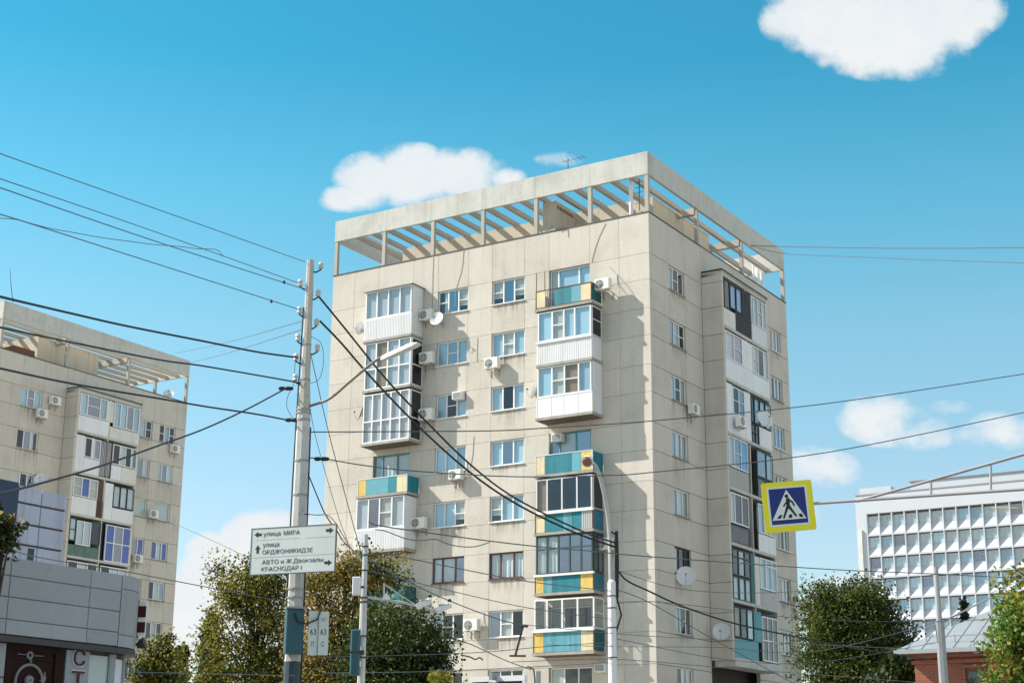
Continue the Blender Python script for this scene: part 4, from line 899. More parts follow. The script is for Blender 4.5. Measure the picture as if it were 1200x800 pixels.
def insulator(x, y, side):
    c = at(x, y, 24) - Vector((px0, py0, 0)); b = MB(); b.tube([(0, 0, c.z - .1), (c.x * .6, 0, c.z - .1), (c.x, 0, c.z - .06), (c.x, 0, c.z)], .014, 5); i = b.build('insulator_hook', 'metal_dark', P1)
    MB().lathe([(.02, -.05), (.045, -.03), (.03, 0), (.045, .03), (.03, .06), (.01, .075)], 10, Matrix.Translation(c), True).build('insulator', 'porcelain', i)
for q in [(376, 312, 1), (373, 344, 1), (371, 378, 1), (372, 408, 1), (352, 332, -1), (351, 364, -1), (349, 396, -1), (347, 419, -1), (346, 443, -1)]: insulator(*q)
def PP(x, y, Y=24): return at(x, y, Y) - Vector((px0, py0, 0))
b = MB(); b.tube(spline([PP(362, 476, 24), PP(386, 467, 23.8), PP(410, 447, 23.5), PP(438, 424, 23.2), PP(456, 414, 23.1)]), .022, 8); b.build('lamp_arm', 'arm_brown', P1)
hd = MB(); pa, pb = PP(448, 420, 23.15), PP(494, 401, 22.9); ax = (pb - pa).normalized(); sd = Vector((0, 1, 0)); sd = (sd - ax * sd.dot(ax)).normalized(); nn = ax.cross(sd)
sec = [(-.02, .035, .02, .02), (.03, .05, .03, .03), (.16, .09, .03, .03), (.50, .11, .03, .02), (.56, .09, .015, .012)]
vv = []
for (t_, w_, u_, dn) in sec:
    c = pa + ax * t_ * (pb - pa).length / .6
    vv += [c + sd * w_ - nn * dn, c + sd * w_ * .75 + nn * u_, c - sd * w_ * .75 + nn * u_, c - sd * w_ - nn * dn]
ff = [(4 * i + k, 4 * i + (k + 1) % 4, 4 * i + 4 + (k + 1) % 4, 4 * i + 4 + k) for i in range(4) for k in range(4)] + [(0, 3, 2, 1), (16, 17, 18, 19)]
hd.add(vv, ff); ho = hd.build('lamp_head', 'alu', P1)
b = MB(); b.tube([(.14, .0, zs_(800)), (.135, 0, zs_(712)), (.125, .02, zs_(600)), (.115, .02, zs_(500))], .012, 5); b.tube([(-.14, .0, zs_(770)), (-.125, 0, zs_(560)), (-.115, .02, zs_(490)), (-.095, .02, zs_(420)), (-.08, .0, zs_(360))], .012, 5); b.build('conduit', 'cable', P1)
# control box and the two route plates
t = empty('control_box', (px0 + .02, py0 - .18, zs_(767)), .25, 'teal metal control box strapped to the concrete pole', 'control box', None)
MB().slab(-.13, .13, -.1, .12, 0, .66, lambda_face, .012).build('cabinet', 'box_teal', t); MB().box(-.115, .115, -.128, -.121, .03, .63).build('cabinet_door', 'box_teal', t); MB().box(-.14, .14, -.14, .06, .661, .69).build('cabinet_lid', 'metal_grey', t)
MB().tube([(-.02, -.13, .6), (.03, -.16, .47), (.16, -.2, .43), (.32, -.18, .5), (.40, -.1, .72)], .014, 5).build('cable_loop', 'cable', t)
for i, (xx, body, lab) in enumerate([(360, ('63', 'П'), 'left white route plate numbered 63 beside the teal box'), (372.2, ('63', 'С'), 'right white route plate numbered 63, outermost beside the teal box')]):
    q = at(xx, 767, 23.8); t = empty('route_plate', q, .12, lab, 'sign', 'white route plates on the concrete pole')
    w_ = .148; MB().box(0, w_, -.006, .006, 0, .655 - .01 * i).build('plate', 'sign_white', t)
    for bd, x0, z0, w2, h2, mm in ((body[0], .03, .30, .085, .085, 'black_print'), (body[1], .05, .125, .04, .075, 'black_print'), ('АВТ', .03, .50, .09, .055, 'metal_grey')):
        link('lettering', text_mesh('lettering', bd, w2, h2, mm, .001), t, (x0, -.0075, z0))
    b = MB(); b.box(-.006, -.001, -.008, .008, 0, .65); b.build('plate_edge', 'metal_dark', t)
# street direction sign
TL = at(296, 620, 23.62); TR = atz(394, 614.2, TL.z); BLc = at(294.2, 673, TL.y)
ex = (TR - TL); SW = ex.length; ex.normalize(); SH = (TL - BLc).length
t = empty('direction_sign', Vector((TL.x, TL.y, TL.z - SH)), math.atan2(ex.y, ex.x), 'white direction sign with Russian street names and black arrows on the concrete pole', 'street sign')
MB().box(0, SW, -.01, .012, 0, SH).build('sign_board', 'sign_white', t)
b = MB(); b.box(-.012, 0, -.014, .02, -.012, SH + .012); b.box(SW, SW + .012, -.014, .02, -.012, SH + .012); b.box(0, SW, -.014, .02, -.012, 0); b.box(0, SW, -.014, .02, SH, SH + .012); b.build('sign_frame', 'sign_frame', t)
def ptext(body, u0, u1, v, hgt, m='black_print'):
    hh = hgt * SH; link('lettering', text_mesh('lettering', body, (u1 - u0) * SW, hh, m, .001, -.011), t, (u0 * SW, -.0125, (1 - v) * SH - hh / 2))
ptext('улица', .14, .345, .145, .105); ptext('МИРА', .385, .575, .12, .095); ptext('улица', .14, .335, .385, .105); ptext('ОРДЖОНИКИДЗЕ', .138, .735, .53, .115)
ptext('АВТО и Ж.Двокзалы', .14, .865, .75, .115); ptext('КРАСНОДАР I', .138, .615, .905, .115)
def arrow(u, v, d, s=1.):
    L_, H_ = .088 * SW * s, .13 * SH
    q = [(-.5 * L_, -.22 * H_), (.0, -.22 * H_), (.0, -.5 * H_), (.5 * L_, 0), (.0, .5 * H_), (.0, .22 * H_), (-.5 * L_, .22 * H_)]
    if d == 'l': q = [(-x, z) for x, z in q][::-1]
    if d == 'u': q = [(-z, x) for x, z in q]
    MB().prism([(x + u * SW, z + (1 - v) * SH) for x, z in q], -.0125, -.0105, lambda x, y, z: (x, y, z)).build('arrow', 'black_print', t)
arrow(.075, .13, 'l'); arrow(.93, .12, 'r'); arrow(.08, .45, 'u'); arrow(.925, .82, 'r')
b = MB(); b.box(.05 * SW, .57 * SW, -.0115, -.0105, .745 * SH, .750 * SH); b.box(.65 * SW, .98 * SW, -.0115, -.0105, .735 * SH, .740 * SH); b.box(.02 * SW, .985 * SW, -.0115, -.0105, .36 * SH, .366 * SH); b.build('dividing_line', 'metal_grey', t)
b = MB()
for zz_ in (.2, .8): b.box(.2 * SW, .8 * SW, .021, .05, zz_ * SH - .02, zz_ * SH + .02)
b.build('mounting_rail', 'metal_grey', t)

# ------------------------------------------------------------------ thin pole with cameras
q = at(425, 740, 22); p2x, p2y = q.x, 22.0
P2 = empty('utility_pole', (p2x, p2y, 0), 0, 'slim grey pole with a camera arm standing before the trees', 'utility pole')
z2 = lambda y: at(425, y, 22).z
MB().tube([(0, 0, 0), (0, 0, z2(700))], [.062, .05], 10).build('lower_shaft', 'pole_white', P2); MB().tube([(0, 0, z2(701)), (0, 0, z2(626))], [.040, .034], 10).build('upper_shaft', 'galv', P2)
for y in (640, 650, 668, 700, 705, 745, 770): MB().tube([(0, 0, z2(y) - .01), (0, 0, z2(y) + .01)], .062 if y > 699 else .045, 8).build('clamp', 'metal_dark', P2)
def Q2(x, y, Y=22): return at(x, y, Y) - Vector((p2x, p2y, 0))
b = MB(); b.tube([Q2(428, 699), Q2(470, 705), Q2(523, 718)], .018, 6); b.tube([Q2(450, 684), Q2(488, 709)], .010, 5); b.tube([Q2(450, 703), Q2(450, 683)], .014, 5); b.build('camera_arm', 'galv', P2)
for i, (x, y, lab) in enumerate([(496, 707, 'white camera on the pole arm, nearer the pole'), (519, 712, 'white camera at the outer end of the pole arm')]):
    t = empty('security_camera', at(x, y, 21.95), 0, lab, 'camera', 'cameras on the slim pole')
    ax = Vector((.84, .1, .42)).normalized(); Mx = ax.to_track_quat('Z', 'Y').to_matrix().to_4x4()
    MB().lathe([(.04, -.10), (.045, -.08), (.045, .10), (.05, .12)], 12, Mx, True).build('housing', 'white', t); MB().lathe([(.035, .121), (.02, .118)], 10, Mx, True).build('lens', 'black_frame', t)
    MB().box(-.06, .1, -.05, .05, .045, .055).build('sun_shield', 'white', t); MB().tube([(0, 0, -.04), (.02, 0, -.11)], .015, 5).build('mount', 'metal_dark', t); MB().lathe([(.02, 0), (.03, .03), (.01, .05)], 8, Matrix.Translation((.09, 0, .08)), True).build('sensor', 'black_frame', t)
t = empty('equipment_box', at(418, 697, 21.9), 0, 'white plastic equipment box fixed left of the slim pole', 'box')
MB().slab(-.06, .05, -.05, .06, 0, .25, lambda_face, .01).build('cabinet', 'white', t); MB().box(.051, .10, .0, .03, .1, .13).build('bracket', 'metal_dark', t)
t = empty('flood_light', at(452, 702, 21.95), 0, 'small white wedge shaped unit on the camera arm', 'lamp')
MB().prism([(-.05, 0), (.06, 0), (.06, .03), (.0, .085)], -.04, .04, lambda x, d, z: (x, d, z)).build('housing', 'white', t)
t = empty('traffic_light', at(415.5, 791, 21.85), 0, 'dark traffic light seen from behind on the slim pole', 'traffic light')
MB().slab(-.066, .06, -.06, .07, 0, .62, lambda_face, .02).build('housing', 'box_teal', t)
for i in range(3): MB().lathe([(.05, 0), (.052, .10), (.048, .10), (.046, 0)], 12, Matrix.Translation((-.0, .062, .12 + .2 * i)) @ Matrix.Rotation(-math.pi / 2, 4, 'X')).build('visor', 'black_frame', t)
MB().box(-.067, .061, -.075, .062, .30, .32).build('strap', 'metal_dark', t); MB().box(.061, .12, -.01, .02, .28, .34).build('bracket', 'metal_dark', t)

# ------------------------------------------------------------------ white lamp post before the tower corner
q = at(717.5, 740, 28); p3x, p3y = q.x, 28.0; P3 = empty('lamp_post', (p3x, p3y, 0), 0, 'white lamp post with a thin curved arm in front of the tower corner', 'lamp post')
z3 = lambda y: at(716, y, 28).z
def Q3(x, y, Y=28): return at(x, y, Y) - Vector((p3x, p3y, 0))
MB().tube([(0, 0, 0), (0, 0, z3(682)), (0, 0, z3(679))], [.085, .075, .05], 12).build('shaft', 'white', P3)
MB().tube(spline([Q3(715.6, 682), Q3(715, 650), Q3(714, 625), Q3(711, 595, 27.9), Q3(704, 562, 27.7), Q3(697, 545, 27.5), Q3(690, 540, 27.3)]), .036, 10).build('curved_arm', 'galv', P3)
lh = Q3(688.5, 540, 27.2); ld = Vector((-.25, -.75, -.45)).normalized().to_track_quat('Z', 'Y').to_matrix().to_4x4(); Mx = Matrix.Translation(lh) @ ld
lo3 = MB().lathe([(.02, -.10), (.07, -.08), (.10, -.02), (.105, .04)], 18, Mx, True).build('lamp_head', 'white', P3, smooth=False)
mat('lamp_glass', (.20, .10, .08), .2, .1); MB().lathe([(.09, .041), (.07, .075), (.01, .09)], 16, Mx, True).build('lamp_lens', 'lamp_glass', lo3)
b = MB()
for y in (698, 712, 735, 770): b.tube([(0, 0, z3(y) - .008), (0, 0, z3(y) + .008)], .086, 12)
b.tube([Q3(722.5, 622), Q3(723, 660), Q3(723, 700)], [.03, .04, .03], 6); b.tube([Q3(723, 700), Q3(728, 720), Q3(722, 740), Q3(722, 800)], .018, 5); b.tube([(0, 0, z3(693)), (.12, 0, z3(693))], .015, 5); b.tube([Q3(715, 622), Q3(722, 626)], .015, 5)
b.build('cable_bundle', 'cable', P3)

# ------------------------------------------------------------------ distant concrete pole, right
q = at(1102, 740, 40); P4 = empty('power_pole', (q.x, 40, 0), 0, 'grey concrete pole in front of the brick house on the right', 'power pole')
z4_ = lambda y: at(1102, y, 40).z
MB().tube([(0, 0, 0), (0, 0, z4_(727))], [.13, .115], 8).build('lower_shaft', 'metal_grey', P4); MB().tube([(0, 0, z4_(727)), (0, 0, z4_(664))], [.065, .05], 8).build('upper_shaft', 'metal_grey', P4)
b = MB(); b.tube([(-.45, 0, z4_(737)), (.2, 0, z4_(726))], .02, 5); b.tube([(0, 0, z4_(730)), (1.35, -.3, z4_(698))], .022, 5); b.build('bracket_arm', 'metal_grey', P4)

# ------------------------------------------------------------------ pedestrian crossing sign on its gantry arm
sp = at(926, 593, 27); za = at(958, 590, 27).z
endp = Vector((sp.x + .3, 27.02, za)); far = atz(1200, 573, za); dirv = (far - endp).normalized(); polep = endp + dirv * ((far - endp).length + 1.6)
GA = empty('sign_gantry', (polep.x, polep.y, 0), 0, 'grey trussed gantry arm reaching in from the right and holding the crossing sign', 'sign gantry')
def G(v): return v - Vector((polep.x, polep.y, 0))
MB().tube([G(sp + Vector((-.1, .06, za - sp.z))), G(endp), G(polep + Vector((0, 0, za)) - Vector((0, 0, polep.z)))], .027, 8).build('lower_chord', 'arm_grey', GA)
def chord(px_, py_):                                   # point of the upper chord above the lower one
    d = ray(px_, py_); h = Vector((dirv.y, -dirv.x, 0)); s = (endp - EYE).dot(h) / d.dot(h); return EYE + d * s
u0, u1 = chord(1004, 587), chord(1200, 532); ud = (u1 - u0).normalized(); top = u0 + ud * ((polep - u0).xy.length / ud.xy.length)
MB().tube([G(u0), G(u1), G(top)], .027, 8).build('upper_chord', 'arm_grey', GA)
for px_, ya, yb in ((1091, 564, 580), (1161, 545, 573)): MB().tube([G(chord(px_, ya)), G(chord(px_, yb))], .022, 8).build('strut', 'arm_grey', GA)
MB().tube([(0, 0, 0), (0, 0, top.z + .3)], [.14, .11], 12).build('post', 'galv', GA)
SG = empty('crossing_sign', sp + Vector((0, 0, -.4375)), 0, 'square yellow bordered pedestrian crossing sign hanging over the street', 'road sign')
SG.rotation_euler = (0, math.radians(-3.9), -.12); B_ = .875
def sq(u, v): return ((u - .5) * B_, (1 - v) * B_)
def flat(poly, y, name, m, th=.003): MB().prism([sq(u, v) for u, v in poly], y - th, y, lambda x, d, z: (x, d, z)).build(name, m, SG)
def rrect(u0, u1, v0, v1, r, n=5):
    o = []
    for cx_, cy_, a0 in ((u1 - r, v0 + r, -90), (u1 - r, v1 - r, 0), (u0 + r, v1 - r, 90), (u0 + r, v0 + r, 180)):
        for k in range(n + 1): a = math.radians(a0 + 90 * k / n); o.append((cx_ + r * math.cos(a), cy_ + r * math.sin(a)))
    return o
flat(rrect(0, 1, 0, 1, .045), -.0, 'sign_board', 'yellow_sign', .02); flat(rrect(.105, .885, .10, .885, .02), -.0205, 'white_border', 'white_sign', .002); flat(rrect(.14, .85, .135, .85, .012), -.023, 'blue_field', 'blue_sign', .002)
flat([(.487, .165), (.825, .765), (.158, .765)], -.0255, 'white_triangle', 'white_sign', .002)
def stroke(mb, a, b, w0, w1):
    a, b = Vector(a), Vector(b); d = (b - a).normalized(); n = Vector((-d.y, d.x)); pl = []
    for c, w, s in ((a, w0, -1), (b, w1, 1)):
        base = math.atan2(d.y, d.x)
        for k in range(7): th = base + s * (math.pi / 2 * (1 if s < 0 else 1)) + 0; 
    pts_ = [a + n * w0, a - n * w0] ; out_ = []
    for k in range(7): th = math.pi / 2 + math.pi * k / 6; out_.append(a + (d * math.cos(th) + n * math.sin(th)) * w0)
    for k in range(7): th = -math.pi / 2 + math.pi * k / 6; out_.append(b + (d * math.cos(th) + n * math.sin(th)) * w1)
    stroke.y -= .00012
    mb.prism([sq(p.x, p.y) for p in out_], stroke.y - .0015, stroke.y, lambda x, dd, z: (x, dd, z))
stroke.y = -.0279
fg = MB(); fig = [((.478, .295), (.482, .297), .036, .036), ((.50, .37), (.495, .49), .040, .032), ((.52, .37), (.585, .425), .018, .017), ((.585, .425), (.612, .495), .017, .015), ((.485, .40), (.435, .455), .017, .016), ((.435, .455), (.405, .49), .016, .014),
                  ((.485, .50), (.44, .60), .030, .022), ((.44, .60), (.385, .725), .022, .018), ((.505, .50), (.565, .60), .030, .022), ((.565, .60), (.628, .70), .022, .019)]
for s_ in fig: stroke(fg, *s_)
fg.build('walking_figure', 'black_print', SG)
for (c0, sk) in ((.285, .045), (.50, .0), (.71, -.045)):
    flat([(c0 - .005 + sk * .6, .665), (c0 + .055 + sk * .6, .665), (c0 + .05 - sk * .3, .735), (c0 - .025 - sk * .3, .735)], -.0278, 'zebra_stripe', 'black_print', .0015)
b = MB(); b.box(-.06, .36, .0, .03, .42, .48); b.box(.30, .36, .0, .1, .40, .50); b.build('clamp', 'metal_grey', SG)

# ------------------------------------------------------------------ bottom edge: billboard top and a small hooked post
q0 = at(552, 796, 45); q1 = atz(616, 794, q0.z); bx = (q1 - q0); bl = bx.length
t = empty('billboard', (q0.x, q0.y, q0.z - 3.0), math.atan2(bx.y, bx.x), 'top edge of a white framed billboard at the bottom before the tower', 'billboard')
MB().box(.1, bl - .1, -.02, .02, .1, 2.86).build('poster', 'white', t)
b = MB(); b.box(0, bl, -.06, .1, 2.93, 3.08); b.box(0, .07, -.06, .1, .0, 2.925); b.box(bl - .07, bl, -.06, .1, 0, 2.925); b.build('frame', 'white', t); b = MB(); b.box(.075, bl - .075, -.035, .05, 2.87, 2.925); b.box(.075, .097, -.035, .05, .1, 2.86); b.build('inner_frame', 'metal_dark', t)
b = MB(); b.box(bl * .43, bl * .49, -.3, .15, 2.80, 3.16); b.tube([(bl * .45, -.3, 2.9), (bl * .62, -.45, 2.86)], .06, 6); b.build('spotlight', 'metal_grey', t); MB().box(bl * .45, bl * .55, -.05, .2, -q0.z + 3.0, -.005).build('post', 'metal_grey', t)
q = at(631, 800, 40); t = empty('small_post', (q.x, 40, 0), 0, 'short grey post with a hooked cable at the bottom edge', 'post')
zq = at(631, 786, 40).z; MB().box(-.06, .06, -.06, .06, 0, zq).build('shaft', 'galv', t); MB().tube([(-.28, 0, zq + .12), (-.12, 0, zq + .05), (-.09, -.07, zq - .2), (-.08, -.07, zq - .8)], .02, 5).build('hook', 'cable', t)

# ------------------------------------------------------------------ wires
def wire(label, pts, r=.006, m='wire', group='thin wires', name='overhead_wire', cat='wire', n=5):
    P = spline([at(*p) for p in pts])
    if pts[0][0] < 1: P.insert(0, P[0] + (P[0] - P[1]).normalized() * 14 + Vector((0, 0, .5)))      # the line goes on beyond the frame
    if pts[-1][0] > 1199: P.append(P[-1] + (P[-1] - P[-2]).normalized() * 30 + Vector((0, 0, .8)))
    return tag(MB().tube(P, r, n).build(name, m), label, cat, group)
CG = 'thick black cables'
def cable(label, pts, r=.016): 
    o = wire(label, pts, r, 'cable', CG, 'black_cable', 'cable', 6)
    return o
TW = 'thin wires from the pole top to the left'
wire('thin wire running from the very top of the concrete pole up to the left edge', [(-30, 167, 15), (0, 180, 15.5), (110, 219, 18), (240, 265, 21), (358, 307, 24)], .006, group=TW)
wire('second thin wire from the top, left of the concrete pole', [(-30, 199, 15), (0, 209.5, 15.5), (180, 271, 20), (351, 332, 24)], .006, group=TW)
wire('third thin wire from the top, carrying a small black bead near the pole', [(-30, 209, 15), (0, 220, 15.5), (180, 282, 20), (351, 337, 24)], .007, group=TW)
wire('lowest thin wire of the upper left bunch, with a black bead near the pole', [(-30, 243, 15), (0, 251, 15.5), (45, 265, 17), (180, 308, 20.5), (349, 362, 24)], .007, group=TW)
random.seed(3); vp = [(-10, 252), (0, 255), (20, 258), (54, 266), (86, 273), (120, 278), (150, 283), (180, 286), (207, 289), (232, 291), (253, 293), (262, 300)]
wire('ragged vine covered wire crossing the thin wires at the upper left', [(x, y + (.5 if i % 2 else -.5), 16 + i * .5) for i, (x, y) in enumerate(vp)], .005, group=TW)
for (x, y, Y, lab) in ((333, 330.5, 23.5, 'small black bead on the third thin wire'), (318, 353, 23.2, 'small black bead on the lowest thin wire of the bunch')):
    tag(MB().lathe([(.004, -.03), (.02, -.015), (.02, .015), (.004, .03)], 8, Matrix.Translation(at(x, y, Y)), True).build('wire_spacer', 'cable'), lab, 'wire spacer')
cable('topmost thick black cable from the left edge to the concrete pole', [(-20, 341, 15), (0, 347.5, 15.5), (85, 367.5, 18), (149, 382, 19.5), (240, 400, 21.5), (300, 412, 23), (349, 419, 24)])
cable('second thick black cable, crossing the left tower pergola', [(-20, 379, 15), (0, 383.5, 15.5), (81, 400.5, 18), (187, 421.5, 20.5), (240, 429, 21.7), (330, 444.5, 23.6), (353, 449, 24)], .013)
cable('third thick black cable, crossing below the left tower pergola', [(-20, 428, 15), (0, 431.5, 15.5), (85, 449.5, 18), (191, 467.5, 20.5), (240, 476, 21.7), (300, 485, 23), (342, 493, 24)], .014)
cable('black cable rising from the lower left to the concrete pole', [(-20, 581, 13), (0, 577.8, 13.5), (42, 567.5, 15), (117, 546, 17.5), (191, 520, 20), (240, 502, 21.7), (290, 479, 23), (337, 454, 24)], .012)
cable('upper of two thick cables sagging from the pole to the lamp post', [(374, 348, 24), (402, 382, 24.3), (449, 440, 24.8), (490, 484, 25.2), (550, 543, 25.8), (605, 584, 26.5), (682, 622, 27.5), (722, 636, 28)], .017)
cable('lower of two thick cables sagging from the pole to the lamp post', [(375, 376, 24), (400, 402, 24.3), (434, 441, 24.7), (490, 499, 25.2), (550, 552.5, 25.8), (605, 590, 26.5), (671, 622.5, 27.5), (722, 641, 28)], .017)
RW = 'long wires crossing the tower to the right'
wire('long wire sagging across the tower and rising to the right edge, upper one', [(362, 506, 24), (470, 505.5, 25), (580, 504.5, 26), (644, 501, 26.5), (770, 492.5, 27.5), (970, 472.5, 29.5), (1200, 438, 32), (1230, 433, 32.4)], .010, group=RW)
wire('long wire sagging across the tower and rising to the right edge, lower one', [(358, 536, 24), (380, 537.5, 24.2), (426, 545, 24.6), (473, 550.6, 25), (560, 556.6, 25.8), (627, 558.5, 26.4), (706, 557, 27), (766, 553, 27.6), (970, 529.7, 29.5), (1200, 483, 32), (1230, 476, 32.4)], .010, group=RW)
wire('long wire dropping from the trolley pole across the tower to the lower right', [(432, 611, 22), (445, 615.6, 22.2), (510, 625, 23), (578, 634, 24), (640, 641, 25), (691, 645, 26), (760, 651.6, 27), (970, 666.5, 30), (1097, 672, 32), (1200, 677.5, 34), (1240, 679, 35)], .010, group=RW)
wire('upper of two faint roof wires running right from the tower top', [(880, 287.5, 78), (920, 289, 75), (1060, 291, 66), (1230, 290, 58)], .02, group=RW)
wire('lower of two faint roof wires running right from the tower top', [(880, 288, 78), (918, 297, 75), (1000, 301, 70), (1100, 305, 64), (1230, 309, 58)], .014, group=RW)
TL_ = 'trolley line wires low over the street'
wire('trolley line with hanging loops across the lower facade', [(440, 620, 22), (452, 622, 22.2), (475, 630.5, 22.5), (492, 633, 22.8), (510, 631.5, 23), (525, 637, 23.3), (540, 640, 23.5), (557, 640, 23.8), (574, 635, 24)], .008, 'wire', TL_)
for i, (x, y) in enumerate(((440, 618), (453, 617), (511, 626), (562, 633), (574, 635))): pass
wire('wire from the trees past the middle windows to the lamp post', [(440, 646, 22), (480, 654, 22.6), (578, 673.7, 24.2), (627, 682, 25.3), (716, 692, 28)], .008, group=TL_)
wire('wire falling from the slim pole across the lowest windows', [(432, 655, 22), (464, 674, 22.5), (520, 700.6, 23.3), (578, 723, 24.2), (614, 733, 25)], .008, group=TL_)
wire('wire falling to the small hooked post at the bottom', [(500, 738, 36), (545, 752, 37), (560, 758, 37.5), (592, 773, 38.5), (622, 784, 40)], .012, group=TL_)
cable('thick cable running right and down from the lamp post across the side wall', [(724, 668, 28), (735, 680, 28.2), (760, 692, 28.6), (800, 710, 29.4), (861, 730, 30.5), (935, 746, 32), (1010, 760, 33.5), (1090, 772, 35)], .016)
wire('wire sloping from the lamp post down across the loggias', [(722, 690, 28), (760, 705, 28.6), (828, 744, 29.8), (882, 774, 31), (930, 800, 32)], .008, group=TL_)
for i, (pp, lab) in enumerate([
    ([(700, 706, 28), (770, 705, 29), (860, 715, 30.5), (940, 724, 32), (1066, 728, 34), (1230, 722, 36)], 'faint wire level with the conifer, low across the right trees'),
    ([(600, 730, 26), (722, 742, 28), (800, 747, 29.3), (900, 752, 31), (1070, 760, 34)], 'faint wire just above the lower dish on the recess wall'),
    ([(640, 755, 26), (722, 757, 28), (840, 758, 30), (960, 762, 32), (1105, 727, 40)], 'faint wire passing the turquoise loggia towards the far pole'),
    ([(600, 775, 26), (722, 772, 28), (860, 783, 30), (960, 790, 32), (1100, 801, 36)], 'lowest faint wire across the side wall'),
    ([(380, 788, 22), (470, 787, 23), (560, 784, 24), (640, 780, 25.5), (716, 776, 28)], 'level wire across the dark tree to the lamp post'),
    ([(160, 787, 20), (250, 789, 21), (345, 791, 22.5)], 'low wire in front of the trees left of the pole'),
    ([(430, 668, 22), (520, 690, 23), (620, 712, 25), (715, 725, 28)], 'thin wire sagging from the slim pole under the middle windows to the lamp post'),
    ([(722, 668, 28), (800, 690, 29), (900, 694, 31), (1000, 686, 34), (1100, 672, 40)], 'thin wire from the lamp post past the dish and over the big dark tree'),
    ([(722, 748, 28), (850, 772, 30), (960, 775, 32), (1100, 752, 40)], 'sagging wire below the turquoise loggia to the far pole'),
    ([(345, 770, 24), (440, 768, 25), (560, 764, 26), (640, 757, 27), (716, 752, 28)], 'thin wire from the concrete pole base across the lowest balconies'),
    ([(1105, 737, 40), (1150, 700, 36), (1230, 668, 32)], 'wire rising from the far pole to the right edge')]):
    wire(lab, pp, .006, group=TL_)
LW = 'thin wires left of the concrete pole'
wire('upper thin wire joining the left tower roof and the pole', [(205, 414, 60), (262, 402, 42), (355, 376, 24)], .008, group=LW)
wire('lower thin wire joining the left tower roof and the pole', [(210, 428, 60), (262, 415, 42), (354, 386, 24)], .008, group=LW)
wire('thin wire running over the shop roof down past the trees', [(0, 640, 18), (47, 653, 19), (140, 668, 20.5), (240, 687, 22), (293, 697, 23), (342, 706, 24)], .007, group=LW)
wire('faint wire crossing the big low cloud', [(200, 612, 30), (220, 620, 29), (280, 648, 26), (345, 684, 24)], .005, group=LW)
wire('thin drop wire from the upper pole down past the white balconies', [(362, 405, 24), (372, 450, 24), (386, 510, 24), (410, 600, 24), (432, 680, 24)], .007, group=LW)
wire('thin drop wire nearer the pole along the left tower edge', [(358, 440, 24), (369, 508, 24), (395, 600, 24), (409, 640, 24), (416, 680, 24)], .005, group=LW)
wire('black drop wire bowing from the pole towards the trees', [(357, 545, 24), (368, 572, 24), (381, 602, 24), (395, 622, 24), (404, 636, 24), (426, 655, 23)], .010, 'cable', LW)
wire('twisted wire from the pole to the slim pole above the sign', [(352, 602, 24), (370, 603, 23.8), (388, 606, 23.6), (410, 640, 22.6), (428, 660, 22)], .008, 'cable', LW)
wire('loop of slack wire beside the upper pole', [(360, 392, 24), (376, 402, 24), (379, 425, 24), (374, 444, 24), (364, 449, 24)], .005, group=LW)
wire('slack wire hanging left of the pole', [(346, 420, 24), (344, 450, 24), (338, 462, 24), (336, 476, 24), (343, 490, 24)], .005, group=LW)
wire('thin yellow green wire before the office windows', [(1150, 594, 26), (1175, 594.5, 25.8), (1230, 595, 25.5)], .005, 'yellow_sign', LW)
for (x, y, Y, lab) in ((377, 537.5, 24, 'tension insulator right of the pole on the lower long wire'), (335, 455, 24, 'tension insulator left of the pole on the rising cable'), (343, 492, 24, 'tension insulator where the third thick cable meets the pole')):
    tag(MB().lathe([(.01, -.12), (.03, -.1), (.035, -.04), (.022, -.02), (.035, .02), (.03, .1), (.01, .12)], 10, Matrix.Translation(at(x, y, Y)) @ Matrix.Rotation(math.pi / 2, 4, 'Y'), True).build('tension_insulator', 'cable'), lab, 'insulator', 'tension insulators')
t = empty('wire_bracket', at(613, 733, 26), 0, 'thin dark bracket of the trolley wires above the hooked post', 'bracket'); o_ = at(613, 733, 26)
b = MB(); b.tube([(0, 0, 0), at(604, 767, 26) - o_], .02, 5); b.tube([at(609, 733, 26) - o_, at(619, 733.5, 26) - o_], .02, 5); b.build('rod', 'metal_dark', t); b = MB(); b.box(-.22, .05, -.03, .03, *sorted(((at(606, 769, 26) - o_).z, (at(606, 767, 26) - o_).z))); b.build('shoe', 'rust', t)
tag(MB().tube(spline([at(540, 767, 26), at(550, 769, 26), at(557, 772, 26), at(562, 770, 26), at(566, 773, 26)]), [.012] * 33, 5).build('wire_coupler', 'metal_dark'), 'dark coupler hanging on the trolley wires over the lowest windows', 'wire coupler')

